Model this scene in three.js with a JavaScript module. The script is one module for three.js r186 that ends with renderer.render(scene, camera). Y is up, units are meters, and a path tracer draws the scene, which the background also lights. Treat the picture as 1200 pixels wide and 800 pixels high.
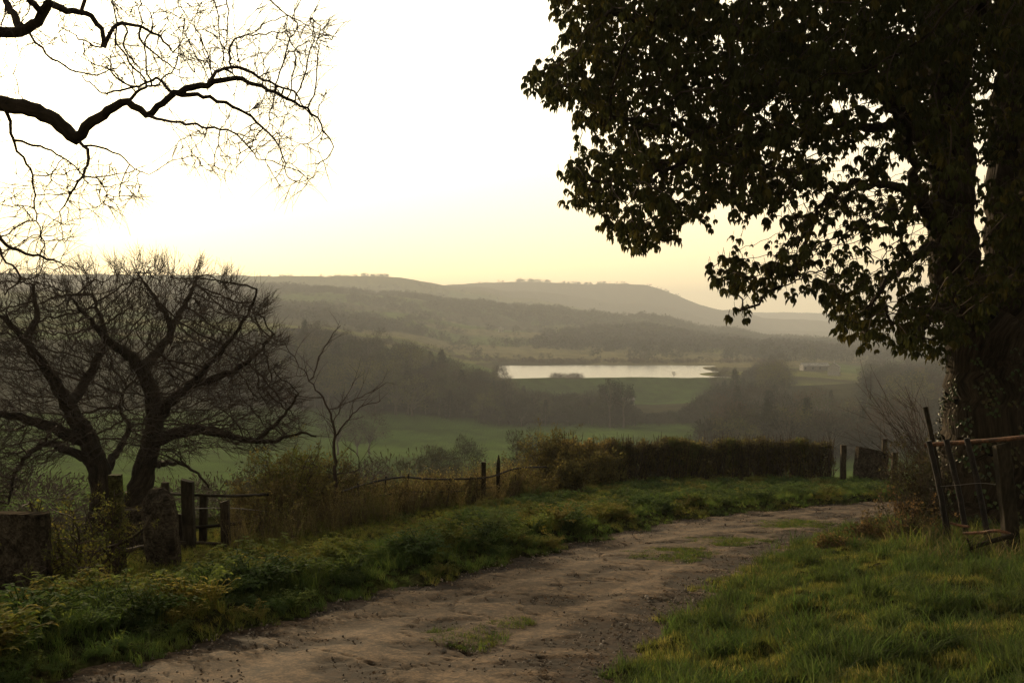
import * as THREE from 'three';
import { createNoise2D, createNoise3D } from 'simplex-noise';

// ---------------------------------------------------------------- camera, sky, sun, exposure
const F = 1287, EYE = 1.65, HORIZON = 372;               // focal length and eye level in pixels of the 1200 x 800 photograph
const PITCH = Math.atan((400 - HORIZON) / F);
const scene = new THREE.Scene();
const camera = new THREE.PerspectiveCamera(2 * Math.atan(400 / F) * 180 / Math.PI, 1200 / 800, 0.1, 20000);
camera.position.set(0, EYE, 0);
camera.rotation.x = -PITCH;
camera.updateMatrixWorld();
const SUN = new THREE.Vector3((20 - 600) / F, (HORIZON - 75) / F, -1).normalize();

{ // hazy evening sky: warm low down, white towards the veiled sun, dim blue overhead and behind
  const W = 1024, Hh = 512, d = new Float32Array(W * Hh * 4), v = new THREE.Vector3();
  const ss = (a, b, x) => { const t = Math.min(1, Math.max(0, (x - a) / (b - a))); return t * t * (3 - 2 * t); };
  for (let j = 0; j < Hh; j++) for (let i = 0; i < W; i++) {
    const e = ((j + 0.5) / Hh - 0.5) * Math.PI, a = ((i + 0.5) / W - 0.5) * 2 * Math.PI;
    v.set(Math.cos(e) * Math.cos(a), Math.sin(e), Math.cos(e) * Math.sin(a));
    const g = Math.acos(Math.min(1, Math.max(-1, v.dot(SUN)))) * 180 / Math.PI, el = Math.max(0, e * 180 / Math.PI);
    const t = ss(0, 13, el), u = ss(10, 70, el);
    const hz = [1.85, 1.4, 0.72], md = [2.05, 1.82, 1.32], zn = [0.5, 0.56, 0.64];
    const side = 0.18 + 0.82 * Math.exp(-((g / 60) ** 2)), glow = 3.2 * Math.exp(-g / 5.5) + 0.8 * Math.exp(-g / 16);
    for (let c = 0; c < 3; c++) {
      let L = (hz[c] * (1 - t) + md[c] * t) * (1 - u) + zn[c] * u;
      d[(j * W + i) * 4 + c] = L * side + glow * [1, 0.8, 0.42][c];
    }
    d[(j * W + i) * 4 + 3] = 1;
  }
  const tex = new THREE.DataTexture(d, W, Hh, THREE.RGBAFormat, THREE.FloatType);
  tex.mapping = THREE.EquirectangularReflectionMapping; tex.magFilter = THREE.LinearFilter; tex.minFilter = THREE.LinearFilter; tex.needsUpdate = true;
  scene.background = tex; scene.environment = tex;
}
const sun = new THREE.DirectionalLight(new THREE.Color(1, 0.76, 0.46), 5);
sun.position.copy(SUN).multiplyScalar(120); sun.target.position.set(0, 0, -15);
sun.position.add(sun.target.position);
sun.castShadow = true; sun.shadow.radius = 3; sun.shadow.mapSize.set(4096, 4096);
Object.assign(sun.shadow.camera, { left: -45, right: 45, top: 45, bottom: -45, near: 1, far: 400 });
scene.add(sun, sun.target);
scene.fog = new THREE.FogExp2(new THREE.Color(0.95, 0.98, 1), 2.5e-4);
const renderer = new THREE.WebGLRenderer({ antialias: true });
renderer.toneMapping = THREE.LinearToneMapping; renderer.toneMappingExposure = 1.2;
renderer.shadowMap.enabled = true;

// ---------------------------------------------------------------- helpers
function mulberry(a) { return () => { a |= 0; a = a + 0x6D2B79F5 | 0; let t = Math.imul(a ^ a >>> 15, 1 | a); t = t + Math.imul(t ^ t >>> 7, 61 | t) ^ t; return ((t ^ t >>> 14) >>> 0) / 4294967296; }; }
let rnd = mulberry(7);
const R = (a, b) => a + (b - a) * rnd();
const n2 = createNoise2D(mulberry(11)), n3 = createNoise3D(mulberry(12));
const fbm = (x, y, o = 4) => { let s = 0, a = 0.5; for (let k = 0; k < o; k++) { s += a * n2(x, y); x = x * 2.03 + 17; y = y * 2.03 - 9; a *= 0.5; } return s; };
const clamp = (x, a, b) => Math.min(b, Math.max(a, x));
const sst = (a, b, x) => { const t = clamp((x - a) / (b - a), 0, 1); return t * t * (3 - 2 * t); };
const lerp = (a, b, t) => a + (b - a) * t;
const V = (x, y, z) => new THREE.Vector3(x, y, z);
const cp = Math.cos(PITCH), sp = Math.sin(PITCH);
function dir(px, py) { const x = (px - 600) / F, y = (400 - py) / F; return V(x, y * cp - sp, -cp - y * sp); }       // ray of a photo pixel
function P(px, py, D) { const d = dir(px, py); return V(d.x, d.y, d.z).multiplyScalar(D / -d.z).add(V(0, EYE, 0)); } // that pixel at forward distance D
function plane(px, py) { const d = dir(px, py), t = EYE / (0.1 * d.z - d.y); return [d.x * t, -d.z * t]; }            // where it meets the sloping lane: [x, D]
function project(p) { const y0 = p.y - EYE, z = p.z * cp + y0 * sp, y = y0 * cp - p.z * sp; return [600 + F * p.x / -z, 400 - F * y / -z]; }
function interp(tab, x) { if (x <= tab[0][0]) return tab[0][1]; for (let i = 1; i < tab.length; i++) if (x <= tab[i][0]) return lerp(tab[i - 1][1], tab[i][1], (x - tab[i - 1][0]) / (tab[i][0] - tab[i - 1][0])); return tab[tab.length - 1][1]; }
function inPoly(x, y, p) { let c = false; for (let i = 0, j = p.length - 1; i < p.length; j = i++) if ((p[i][1] > y) !== (p[j][1] > y) && x < (p[j][0] - p[i][0]) * (y - p[i][1]) / (p[j][1] - p[i][1]) + p[i][0]) c = !c; return c; }

const taken = {};
function numbered(n) { const k = taken[n] = (taken[n] ?? -1) + 1; return k ? n + '_' + String(k).padStart(3, '0') : n; }
function tag(o, label, category, group, kind) { o.userData.label = label; o.userData.category = category; if (group) o.userData.group = group; if (kind) o.userData.kind = kind; return o; }
function thing(name, label, category, pos = [0, 0, 0], group) { const g = new THREE.Group(); g.name = numbered(name); g.position.set(...pos); scene.add(g); return tag(g, label, category, group); }
function part(name, geo, mat, parent, kind) { const m = new THREE.Mesh(geo, mat); m.name = name; m.castShadow = m.receiveShadow = true; if (kind) m.userData.kind = kind; parent.add(m); return m; }
function structure(name, geo, mat, label) { const m = part(numbered(name), geo, mat, scene, 'structure'); m.userData.label = label; return m; }
const C = (r, g, b) => new THREE.Color().setRGB(r, g, b);

// geometry collector: positions, normals, uv in metres, colours
class GB {
  constructor() { this.p = []; this.n = []; this.u = []; this.c = null; this.i = []; }
  vert(x, y, z, nx, ny, nz, u, v) { this.p.push(x, y, z); this.n.push(nx, ny, nz); this.u.push(u, v); return this.p.length / 3 - 1; }
  tri(a, b, c) { this.i.push(a, b, c); }
  col(r, g, b) { (this.c ??= []).push(r, g, b); }
  face(pts, color) { // a flat polygon fan
    const [a, b, c] = pts, n = b.clone().sub(a).cross(c.clone().sub(a)).normalize(), k = this.p.length / 3;
    for (const q of pts) { this.vert(q.x, q.y, q.z, n.x, n.y, n.z, q.x + q.z * 0.7, q.y); if (color) this.col(...color); }
    for (let j = 2; j < pts.length; j++) this.tri(k, k + j - 1, k + j);
  }
  tube(pts, rad, sides, cap = true) {
    const m = pts.length; if (m < 2) return;
    const T = [], X = V(1, 0, 0), a = V(), b = V(); let nrm = null, len = 0; const base = this.p.length / 3;
    for (let k = 0; k < m; k++) {
      a.copy(pts[Math.min(m - 1, k + 1)]).sub(pts[Math.max(0, k - 1)]).normalize();
      if (!nrm) { nrm = Math.abs(a.x) < 0.8 ? X.clone() : V(0, 1, 0); }
      nrm.addScaledVector(a, -nrm.dot(a)).normalize(); b.copy(a).cross(nrm);
      if (k) len += pts[k].distanceTo(pts[k - 1]);
      const r = Array.isArray(rad) ? rad[k] : rad;
      for (let s = 0; s <= sides; s++) {
        const w = s / sides * 2 * Math.PI, cx = Math.cos(w), sx = Math.sin(w), nx = nrm.x * cx + b.x * sx, ny = nrm.y * cx + b.y * sx, nz = nrm.z * cx + b.z * sx;
        this.vert(pts[k].x + nx * r, pts[k].y + ny * r, pts[k].z + nz * r, nx, ny, nz, s / sides * Math.max(0.06, 6.28 * r), len);
      }
    }
    const w = sides + 1;
    for (let k = 0; k < m - 1; k++) for (let s = 0; s < sides; s++) { const q = base + k * w + s; this.i.push(q, q + 1, q + w, q + 1, q + w + 1, q + w); }
    if (cap) for (const [k, sg] of [[0, -1], [m - 1, 1]]) {
      const o = pts[k], e = k ? pts[k].clone().sub(pts[k - 1]).normalize() : pts[0].clone().sub(pts[1]).normalize();
      const q = this.vert(o.x, o.y, o.z, e.x, e.y, e.z, 0, 0), st = [];
      for (let s = 0; s <= sides; s++) { const i3 = (base + k * w + s) * 3; st.push(this.vert(this.p[i3], this.p[i3 + 1], this.p[i3 + 2], e.x, e.y, e.z, 0.02, 0)); }
      for (let s = 0; s < sides; s++) sg > 0 ? this.tri(q, st[s], st[s + 1]) : this.tri(q, st[s + 1], st[s]);
    }
  }
  geo() {
    const g = new THREE.BufferGeometry();
    g.setAttribute('position', new THREE.Float32BufferAttribute(this.p, 3)); g.setAttribute('normal', new THREE.Float32BufferAttribute(this.n, 3)); g.setAttribute('uv', new THREE.Float32BufferAttribute(this.u, 2));
    if (this.c) g.setAttribute('color', new THREE.Float32BufferAttribute(this.c, 3));
    g.setIndex(this.i); return g;
  }
}
const sidesFor = (r) => r > 0.12 ? 12 : r > 0.05 ? 8 : r > 0.018 ? 5 : 3;

// ---------------------------------------------------------------- textures (grain only)
function tileNoise(size, cells, seed) { // periodic value noise
  const r = mulberry(seed), out = new Float32Array(size * size);
  let amp = 1, tot = 0;
  for (let c = cells; c < size / 2; c *= 2) {
    const cx = c, g = new Float32Array(cx * cx); for (let k = 0; k < g.length; k++) g[k] = r();
    for (let y = 0; y < size; y++) for (let x = 0; x < size; x++) {
      const fx = x / size * cx, fy = y / size * cx, x0 = fx | 0, y0 = fy | 0, tx = fx - x0, ty = fy - y0, sx = tx * tx * (3 - 2 * tx), sy = ty * ty * (3 - 2 * ty), x1 = (x0 + 1) % cx, y1 = (y0 + 1) % cx;
      out[y * size + x] += amp * lerp(lerp(g[y0 * cx + x0], g[y0 * cx + x1], sx), lerp(g[y1 * cx + x0], g[y1 * cx + x1], sx), sy);
    }
    tot += amp; amp *= 0.62;
  }
  for (let k = 0; k < out.length; k++) out[k] /= tot;
  return out;
}
function texture(size, fn, srgb, rep = [1, 1]) {
  const d = new Uint8Array(size * size * 4);
  for (let k = 0; k < size * size; k++) { const c = fn(k, k % size, (k / size) | 0); for (let j = 0; j < 3; j++) d[k * 4 + j] = clamp(c[j] * 255, 0, 255); d[k * 4 + 3] = 255; }
  const t = new THREE.DataTexture(d, size, size); t.wrapS = t.wrapT = THREE.RepeatWrapping; t.magFilter = THREE.LinearFilter; t.minFilter = THREE.LinearMipmapLinearFilter; t.generateMipmaps = true; t.repeat.set(...rep);
  if (srgb) t.colorSpace = THREE.SRGBColorSpace; t.needsUpdate = true; return t;
}
const NA = tileNoise(512, 4, 1), NB = tileNoise(512, 16, 2), NC = tileNoise(512, 64, 3);
const grit = texture(512, (k) => { const v = 0.62 + 0.5 * (NA[k] - 0.5) + 0.55 * (NB[k] - 0.5) + 0.5 * (NC[k] - 0.5); return [v * 1.02, v, v * 0.96]; }, true);
const gritH = texture(512, (k) => { const v = 0.4 * NA[k] + 0.3 * NB[k] + 0.6 * NC[k] - 0.15; return [v, v, v]; }, false);
const barkC = texture(512, (k, x, y) => { const q = NB[((y / 5 | 0) % 512) * 512 + x], w = NC[((y / 3 | 0) % 512) * 512 + x]; const v = 0.35 + 0.5 * q + 0.3 * (w - 0.5) + 0.3 * (NA[k] - 0.5); return [v, v * 0.97, v * 0.92]; }, true, [0.9, 0.9]);
const barkH = texture(512, (k, x, y) => { const v = NB[((y / 5 | 0) % 512) * 512 + x]; return [v, v, v]; }, false, [0.9, 0.9]);

// ---------------------------------------------------------------- the lie of the land
const crPts = (a, n) => new THREE.CatmullRomCurve3(a.map(([x, D]) => V(x, 0, D)), false, 'centripetal').getPoints(n).map((p) => [p.x, p.z]);
const roadL = crPts([[-5.2, -6], [-4.2, 1], ...[[80, 800], [250, 745], [400, 705], [560, 668], [640, 645], [720, 627], [800, 609], [900, 598]].map(([x, y]) => plane(x, y)), [8.0, 24.2], [12, 25.5], [18, 26.2]], 90);
const roadR = crPts([[-1.7, -6], [-0.7, 1], ...[[710, 800], [760, 750], [830, 692], [900, 652], [960, 629], [1010, 612]].map(([x, y]) => plane(x, y)), [9.2, 21.6], [13, 22.6], [18, 23.2]], 90);
const fenceLine = [[-9, 6.5], [-5.1, 10.9], [-4.2, 15], [-2.5, 21], [-0.4, 24.2], [1.0, 30], [10.2, 33], [13, 33.8], [24, 35]];
function segDist(x, y, a, b) { const dx = b[0] - a[0], dy = b[1] - a[1], t = clamp(((x - a[0]) * dx + (y - a[1]) * dy) / (dx * dx + dy * dy), 0, 1); return Math.hypot(x - a[0] - t * dx, y - a[1] - t * dy); }
const GX0 = -16, GD0 = -8, GS = 0.1, GNX = 400, GND = 480;
const SD = new Float32Array(GNX * GND), SIDE = new Int8Array(GNX * GND);
{
  const poly = [...roadL, ...roadR.slice().reverse()];
  for (let j = 0; j < GND; j++) for (let i = 0; i < GNX; i++) {
    const x = GX0 + i * GS, D = GD0 + j * GS; let dl = 1e9, dr = 1e9;
    for (let k = 1; k < roadL.length; k++) dl = Math.min(dl, segDist(x, D, roadL[k - 1], roadL[k]));
    for (let k = 1; k < roadR.length; k++) dr = Math.min(dr, segDist(x, D, roadR[k - 1], roadR[k]));
    const ins = inPoly(x, D, poly), d = Math.min(dl, dr);
    SD[j * GNX + i] = ins ? -d : d; SIDE[j * GNX + i] = dl < dr ? -1 : 1;
  }
}
function sdRoad(x, D) { // distance off the lane (negative on it), and which side
  const fx = clamp((x - GX0) / GS, 0, GNX - 1.001), fy = clamp((D - GD0) / GS, 0, GND - 1.001), i = fx | 0, j = fy | 0, tx = fx - i, ty = fy - j, q = j * GNX + i;
  return [lerp(lerp(SD[q], SD[q + 1], tx), lerp(SD[q + GNX], SD[q + GNX + 1], tx), ty), SIDE[q]];
}
function beyondFence(x, D) { // metres past the fence and hedge line, away from the lane
  let d = 1e9; for (let k = 1; k < fenceLine.length; k++) d = Math.min(d, segDist(x, D, fenceLine[k - 1], fenceLine[k]));
  const y = interp(fenceLine.map((p) => [p[0], p[1]]), x);
  return D > y ? d : -d;
}
const ragged = (x, D) => 0.22 * n2(x * 1.1, D * 1.1) + 0.12 * n2(x * 3.1 + 5, D * 3.1) + 0.05 * n2(x * 9, D * 9);
const tussock = (x, D) => 0.5 * n2(x * 0.9 + 3, D * 0.9) + 0.5 * n2(x * 2.1, D * 2.1 + 8);
function nearH(x, D) {
  let h = -0.1 * D; if (D < -10) h = 1 + 0.04 * (-D - 10);
  const [sd0, side] = sdRoad(x, D), sd = sd0 + (Math.abs(sd0) < 1.5 ? ragged(x, D) : 0);
  if (side < 0) h += 0.1 * sst(0, 0.7, sd) * sst(2.4, 1.0, sd) + 0.02 * sst(0, 0.5, sd) + 0.06 * sst(3, 1.5, sd) * tussock(x, D) * sst(0, 0.8, sd) + 0.02 * n2(x * 5, D * 5) * sst(0, 0.4, sd);
  else h += lerp(0.26, 0.06, sst(8, 13.5, D)) * sst(0, 1.9, sd) + 0.12 * tussock(x, D) * sst(0.1, 1.2, sd) + 0.02 * n2(x * 5, D * 5) * sst(0, 0.4, sd) + 0.14 * sst(3, 9, x) * sst(14, 8, D);
  h -= 0.1 * sst(0.12, -0.25, sd);
  const f = beyondFence(x, D); if (f > 0) h -= 0.11 * f * sst(0, 8, f) ;
  return h;
}
const UC = [-200, 100, 300, 370, 450, 560, 600, 750, 850, 900, 1050, 1400];
const TAB = [ // forward distance, heights along the bearings UC
  [60, -9.5, -9.5, -9.5, -9.5, -9.5, -9.5, -9.5, -9.5, -9.5, -9.5, -9, -8],
  [120, -17, -18, -19, -19, -19, -19, -19, -19, -19, -19, -18, -15],
  [250, -33, -34, -36, -36, -36, -36, -36, -36, -36, -36, -34, -30],
  [350, -38, -39.5, -41, -41, -41, -41, -41, -41, -41, -41, -39, -34],
  [450, -34, -37, -40, -42, -43.5, -43.5, -43.5, -43.5, -43.5, -43, -40, -34],
  [560, -16, -18, -21, -23, -27, -41, -46, -47, -45, -39, -35, -34],
  [640, -10, -12, -16, -18, -22, -40, -49, -49.5, -47, -39, -36, -34],
  [660, -9, -11, -15, -17, -21, -39, -48, -48.5, -46, -40, -37, -34],
  [694, -7, -9, -13, -16, -20, -36.5, -36.9, -36.9, -36.9, -42, -41, -34],
  [702, -6.5, -8.5, -12, -15.5, -20, -36.5, -36.9, -36.9, -36.9, -38, -41, -34],
  [712, -6, -8, -12, -15, -19.5, -36.5, -40.2, -41, -38.2, -37, -41, -34],
  [908, 0, -2, -5, -8, -16, -36, -40, -41, -38.2, -37, -42, -34],
  [935, 0, -2, -4, -8, -16, -36, -37, -37.5, -37.6, -37, -42, -34],
  [1200, 14, 10, 5, 0, -12, -28, -31, -33, -36, -38, -42, -36],
  [1600, 40, 36, 28, 22, 10, -10, -15, -22, -34, -40, -46, -42],
  [2000, 60, 56, 54, 50, 42, 26, 18, -4, -30, -44, -52, -48],
  [2600, 56, 54, 50, 46, 36, 16, 4, -12, -34, -50, -60, -54],
  [3200, 128, 126, 124, 122, 118, 84, 60, 0, -30, -50, -60, -50],
  [3700, 100, 100, 96, 94, 98, 104, 90, 50, -10, -40, -54, -40],
  [4300, 80, 90, 96, 104, 116, 134, 138, 132, 30, 0, -40, -30],
  [5000, 60, 60, 66, 70, 80, 96, 100, 92, 10, -20, -20, -10],
  [6200, 30, 30, 30, 30, 30, 40, 46, 44, 36, 30, 26, 30],
  [7000, 0, 0, 0, 0, 0, 0, 0, 0, 0, 0, 0, 0],
];
function smoothLerp(a, b, t) { return lerp(a, b, t * t * (3 - 2 * t)); }
function farH(u, D) {
  const row = (r) => { if (u <= UC[0]) return r[1]; for (let k = 1; k < UC.length; k++) if (u <= UC[k]) return smoothLerp(r[k], r[k + 1], (u - UC[k - 1]) / (UC[k] - UC[k - 1])); return r[UC.length]; };
  if (D <= TAB[0][0]) return row(TAB[0]);
  for (let k = 1; k < TAB.length; k++) if (D <= TAB[k][0]) { const t = (D - TAB[k - 1][0]) / (TAB[k][0] - TAB[k - 1][0]), w = lerp(t, t * t * (3 - 2 * t), sst(900, 1500, D)); return lerp(row(TAB[k - 1]), row(TAB[k]), w); }
  return row(TAB[TAB.length - 1]);
}
function H(x, z) {
  const D = -z, r = Math.hypot(x, D), th = Math.atan2(x, D), ath = Math.abs(th);
  let near = 0, far = 0; const w = sst(42, 95, r);
  if (w < 1) near = nearH(x, D);
  if (w > 0) {
    const u = 600 + F * Math.tan(clamp(th, -0.62, 0.62));
    far = farH(u, ath < 0.62 ? D : r * Math.cos(0.62)) + n2(x / 60, z / 60) * 0.5 * sst(80, 200, r);
    if (r > 950) far += sst(950, 1600, r) * (9 * fbm(x / 420, z / 420, 4) + 1.5 * n2(x / 70, z / 70));
    const back = sst(1.0, 1.7, ath); if (back > 0) far = lerp(far, 1 + 0.04 * r, back);
  }
  return lerp(near, far, w);
}
function ground(px, py) { // where a photo pixel meets the land
  const d = dir(px, py); d.multiplyScalar(1 / -d.z); let p = 2;
  for (let D = 2; D < 6500; D *= 1.01) { if (EYE + d.y * D < H(d.x * D, -D)) { let a = p, b = D; for (let k = 0; k < 20; k++) { const m = (a + b) / 2; if (EYE + d.y * m < H(d.x * m, -m)) b = m; else a = m; } return V(d.x * b, EYE + d.y * b, -b); } p = D; }
  return V(d.x * 6500, 0, -6500);
}
const base = (px, D) => { const x = (px - 600) / F * D; return V(x, H(x, -D), -D); };

// field pattern of the valley: cells with hedged borders
const cellPts = []; { const r = mulberry(77); for (let i = 0; i < 420; i++) { const D = 250 * Math.pow(6500 / 250, Math.sqrt(r())); cellPts.push([(r() * 2 - 1) * 0.75 * D, D, r(), r()]); } }
function fieldAt(x, D) { // nearest cell, and how near its border is
  let a = 1e18, b = 1e18, k = 0; x += 14 * n2(x / 90, D / 90);
  for (let i = 0; i < cellPts.length; i++) { const c = cellPts[i], d = (c[0] - x) ** 2 + (c[1] - D) ** 2; if (d < a) { b = a; a = d; k = i; } else if (d < b) b = d; }
  return [cellPts[k], Math.sqrt(b) - Math.sqrt(a)];
}
const inFrontField = (x, D) => D > 240 && D < 455;
function landColor(x, D, r) {
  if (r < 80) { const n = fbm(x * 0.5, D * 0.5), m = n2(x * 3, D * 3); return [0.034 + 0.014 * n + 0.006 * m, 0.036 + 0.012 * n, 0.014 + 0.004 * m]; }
  const n = 0.85 + 0.4 * fbm(x / 40, D / 40) + 0.2 * n2(x / 9, D / 9);
  const u = 600 + F * x / D;
  if (r < 480 || (D > 640 && D < 704 && u > 540 && u < 900)) return [0.082 * n, 0.138 * n, 0.03 * n];
  if (r < 700) return [0.045 * n, 0.045 * n, 0.02 * n];
  const c = fieldAt(x, D)[0], k = c[2];
  const pal = k < 0.35 ? [0.09, 0.13, 0.035] : k < 0.55 ? [0.15, 0.16, 0.05] : k < 0.75 ? [0.17, 0.155, 0.08] : [0.07, 0.066, 0.036];
  const moor = sst(2900, 3300, D); const q = [lerp(pal[0], 0.08, moor), lerp(pal[1], 0.07, moor), lerp(pal[2], 0.04, moor)];
  return q.map((v) => v * n * 1.2);
}
{
  const ang = []; for (let a = -0.6; a <= 0.6001; a += 0.0028) ang.push(a);
  for (let k = 1; k < 48; k++) ang.push(0.6 + (2 * Math.PI - 1.2) * k / 48);
  const rr = [0]; for (let r = 0.8; r < 4.2; r *= 1.12) rr.push(r);
  for (let r = 4.2; r < 40; r *= 1.011) rr.push(r);
  for (let r = 40; r < 7000; r *= 1.02) rr.push(r);
  for (let r = 634; r < 722; r += 3) rr.push(r); for (let r = 902; r < 944; r += 4) rr.push(r); rr.sort((a, b) => a - b);
  const gb = new GB(), na = ang.length;
  for (const r of rr) for (const a of ang) {
    const lim = a <= 0.6 ? 7000 : lerp(7000, 420, sst(0, 0.5, Math.min(a - 0.6, 2 * Math.PI - 0.6 - a)));
    const q = r < 40 ? r : 40 * Math.pow(lim / 40, Math.log(r / 40) / Math.log(7000 / 40)), x = q * Math.sin(a), z = -q * Math.cos(a);
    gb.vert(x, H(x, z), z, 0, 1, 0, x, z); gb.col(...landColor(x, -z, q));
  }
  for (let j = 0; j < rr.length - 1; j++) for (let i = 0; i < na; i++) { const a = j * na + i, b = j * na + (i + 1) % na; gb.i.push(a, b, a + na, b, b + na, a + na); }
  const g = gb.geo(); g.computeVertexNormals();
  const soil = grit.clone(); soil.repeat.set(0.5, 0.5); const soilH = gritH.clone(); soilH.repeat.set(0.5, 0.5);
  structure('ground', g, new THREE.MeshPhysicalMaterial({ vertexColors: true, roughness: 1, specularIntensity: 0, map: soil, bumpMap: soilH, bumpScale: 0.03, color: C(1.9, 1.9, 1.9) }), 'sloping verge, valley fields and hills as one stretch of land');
}

// ---------------------------------------------------------------- the lane
{
  const N = 700, M = 96, gb = new GB(); // worn concrete and dirt, wheel tracks lighter, litter and soil in the middle and along the edges
  const at = (arr, s) => { const f = s * (arr.length - 1), i = Math.min(arr.length - 2, f | 0), t = f - i; return [lerp(arr[i][0], arr[i + 1][0], t), lerp(arr[i][1], arr[i + 1][1], t)]; };
  for (let j = 0; j <= N; j++) for (let i = 0; i <= M; i++) {
    const s = Math.pow(j / N, 0.85), a = at(roadL, s), b = at(roadR, s), t = -0.1 + 1.2 * i / M, x = lerp(a[0], b[0], t), D = lerp(a[1], b[1], t);
    const mid = Math.exp(-(((t - 0.45) / 0.1) ** 2)), edge = sst(0.17, 0.02, t) + 1.1 * sst(0.7, 0.92, t);
    const big = fbm(x * 0.45 + 3, D * 0.45, 4), fine = fbm(x * 3, D * 3, 4), patch = fbm(x * 0.8 - 7, D * 0.8 + 4, 5);
    let dirt = clamp(0.8 * edge + 0.42 * mid + 1.4 * patch + 0.1, 0, 1.2); dirt = sst(0.25, 0.85, dirt + 0.3 * fine);
    const lightC = [0.25 + 0.07 * big + 0.03 * fine, 0.205 + 0.06 * big + 0.025 * fine, 0.16 + 0.045 * big + 0.02 * fine], dk = [0.075 + 0.04 * fine, 0.052 + 0.03 * fine, 0.036 + 0.02 * fine];
    const crack = Math.abs(n2(x * 0.55 + 20, D * 0.55) + 0.05 * n2(x * 4, D * 4)) < 0.018 ? 1 : 0;
    const hgt = -0.1 * D + 0.014 * big + 0.002 * fine - 0.02 * dirt - 0.025 * (Math.exp(-(((t - 0.24) / 0.07) ** 2)) + Math.exp(-(((t - 0.66) / 0.07) ** 2))) - 0.02 * crack + 0.005 * n2(x * 8, D * 8) * dirt;
    gb.vert(x, hgt, -D, 0, 1, 0, x, D); const cr = crack ? 0.45 : 1;
    gb.col(...[0, 1, 2].map((c) => Math.max(0.02, lerp(lightC[c], dk[c], dirt) * cr)));
  }
  for (let j = 0; j < N; j++) for (let i = 0; i < M; i++) { const a = j * (M + 1) + i; gb.i.push(a, a + 1, a + M + 1, a + 1, a + M + 2, a + M + 1); }
  const g = gb.geo(); g.computeVertexNormals(); const nn = g.attributes.normal; if (nn.getY(500) < 0) { for (let k = 0; k < gb.i.length; k += 3) { const t = gb.i[k]; gb.i[k] = gb.i[k + 1]; gb.i[k + 1] = t; } g.setIndex(gb.i); g.computeVertexNormals(); }
  const m1 = grit.clone(); m1.repeat.set(1.3, 1.3); const m2 = gritH.clone(); m2.repeat.set(1.3, 1.3);
  structure('lane', g, new THREE.MeshPhysicalMaterial({ vertexColors: true, roughness: 0.95, specularIntensity: 0.15, map: m1, bumpMap: m2, bumpScale: 0.003, color: C(0.74, 0.6, 0.48) }), 'worn farm lane of cracked concrete and dirt curving downhill');
}

// ---------------------------------------------------------------- lake
{
  const sh = new THREE.Shape(), y = -38.5, pts = [];
  for (let k = 0; k <= 40; k++) { const u = lerp(520, 905, k / 40); pts.push([(u - 600) / F * 706, 706]); }
  for (let k = 40; k >= 0; k--) { const u = lerp(520, 905, k / 40), D = 930 + 6 * n2(u / 30, 3); pts.push([(u - 600) / F * D, D]); }
  pts.forEach(([x, D], k) => k ? sh.lineTo(x, D) : sh.moveTo(x, D));
  const g = new THREE.ShapeGeometry(sh); g.rotateX(-Math.PI / 2); g.translate(0, y, 0);
  const rip = gritH.clone(); rip.repeat.set(0.05, 0.12);
  structure('lake', g, new THREE.MeshPhysicalMaterial({ color: C(0.03, 0.035, 0.03), roughness: 0.2, ior: 1.33 }), 'calm reservoir mirroring the bright evening sky');
}

// ---------------------------------------------------------------- branching
function colonize(seeds, attractors, o) { // grows branches from the seed limbs towards the points of a crown
  const nodes = [], far2 = o.reach ** 2, kill2 = o.kill ** 2, alive = attractors.map((p) => ({ p, d: 1e18, k: -1 }));
  const add = (p, parent, r = 0) => { nodes.push({ p, parent, r, kids: 0 }); const k = nodes.length - 1; for (const a of alive) { const d = a.p.distanceToSquared(p); if (d < a.d) { a.d = d; a.k = k; } } return k; };
  for (const { pts, r } of seeds) {
    let prev = -1;
    const curve = new THREE.CatmullRomCurve3(pts, false, 'centripetal'), n = Math.max(2, Math.round(curve.getLength() / o.step)), q = curve.getSpacedPoints(n);
    let st = 0;
    if (nodes.length) { let best = 1e9; nodes.forEach((v, k) => { const d = v.p.distanceTo(q[0]); if (d < best) { best = d; prev = k; } }); if (best < o.step) st = 1; }
    for (let k = st; k <= n; k++) { const t = k / n * (r.length - 1), i = Math.min(r.length - 2, t | 0); prev = add(q[k].clone().add(V(R(-1, 1), R(-1, 1), R(-1, 1)).multiplyScalar((o.seedJit ?? 0.1) * o.step)), prev, lerp(r[i], r[i + 1], t - i)); }
  }
  let live = alive.filter((a) => a.d > kill2);
  alive.length = 0; alive.push(...live);
  const acc = new Map();
  for (let it = 0; it < o.iters && alive.length; it++) {
    acc.clear();
    for (const a of alive) if (a.d < far2) { let v = acc.get(a.k); if (!v) acc.set(a.k, v = V(0, 0, 0)); v.add(a.p.clone().sub(nodes[a.k].p).normalize()); }
    if (!acc.size) break; let grown = 0;
    for (const [k, v] of acc) {
      if (nodes[k].kids > 3 || nodes.length > o.max) continue;
      v.normalize().add(V(R(-1, 1), R(-1, 1) + (o.up ?? 0), R(-1, 1)).multiplyScalar(o.jit)).normalize();
      nodes[k].kids++; add(nodes[k].p.clone().addScaledVector(v, o.step), k); grown++;
    }
    live = alive.filter((a) => a.d > kill2); alive.length = 0; alive.push(...live);
    if (!grown) break;
  }
  return nodes;
}
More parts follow.
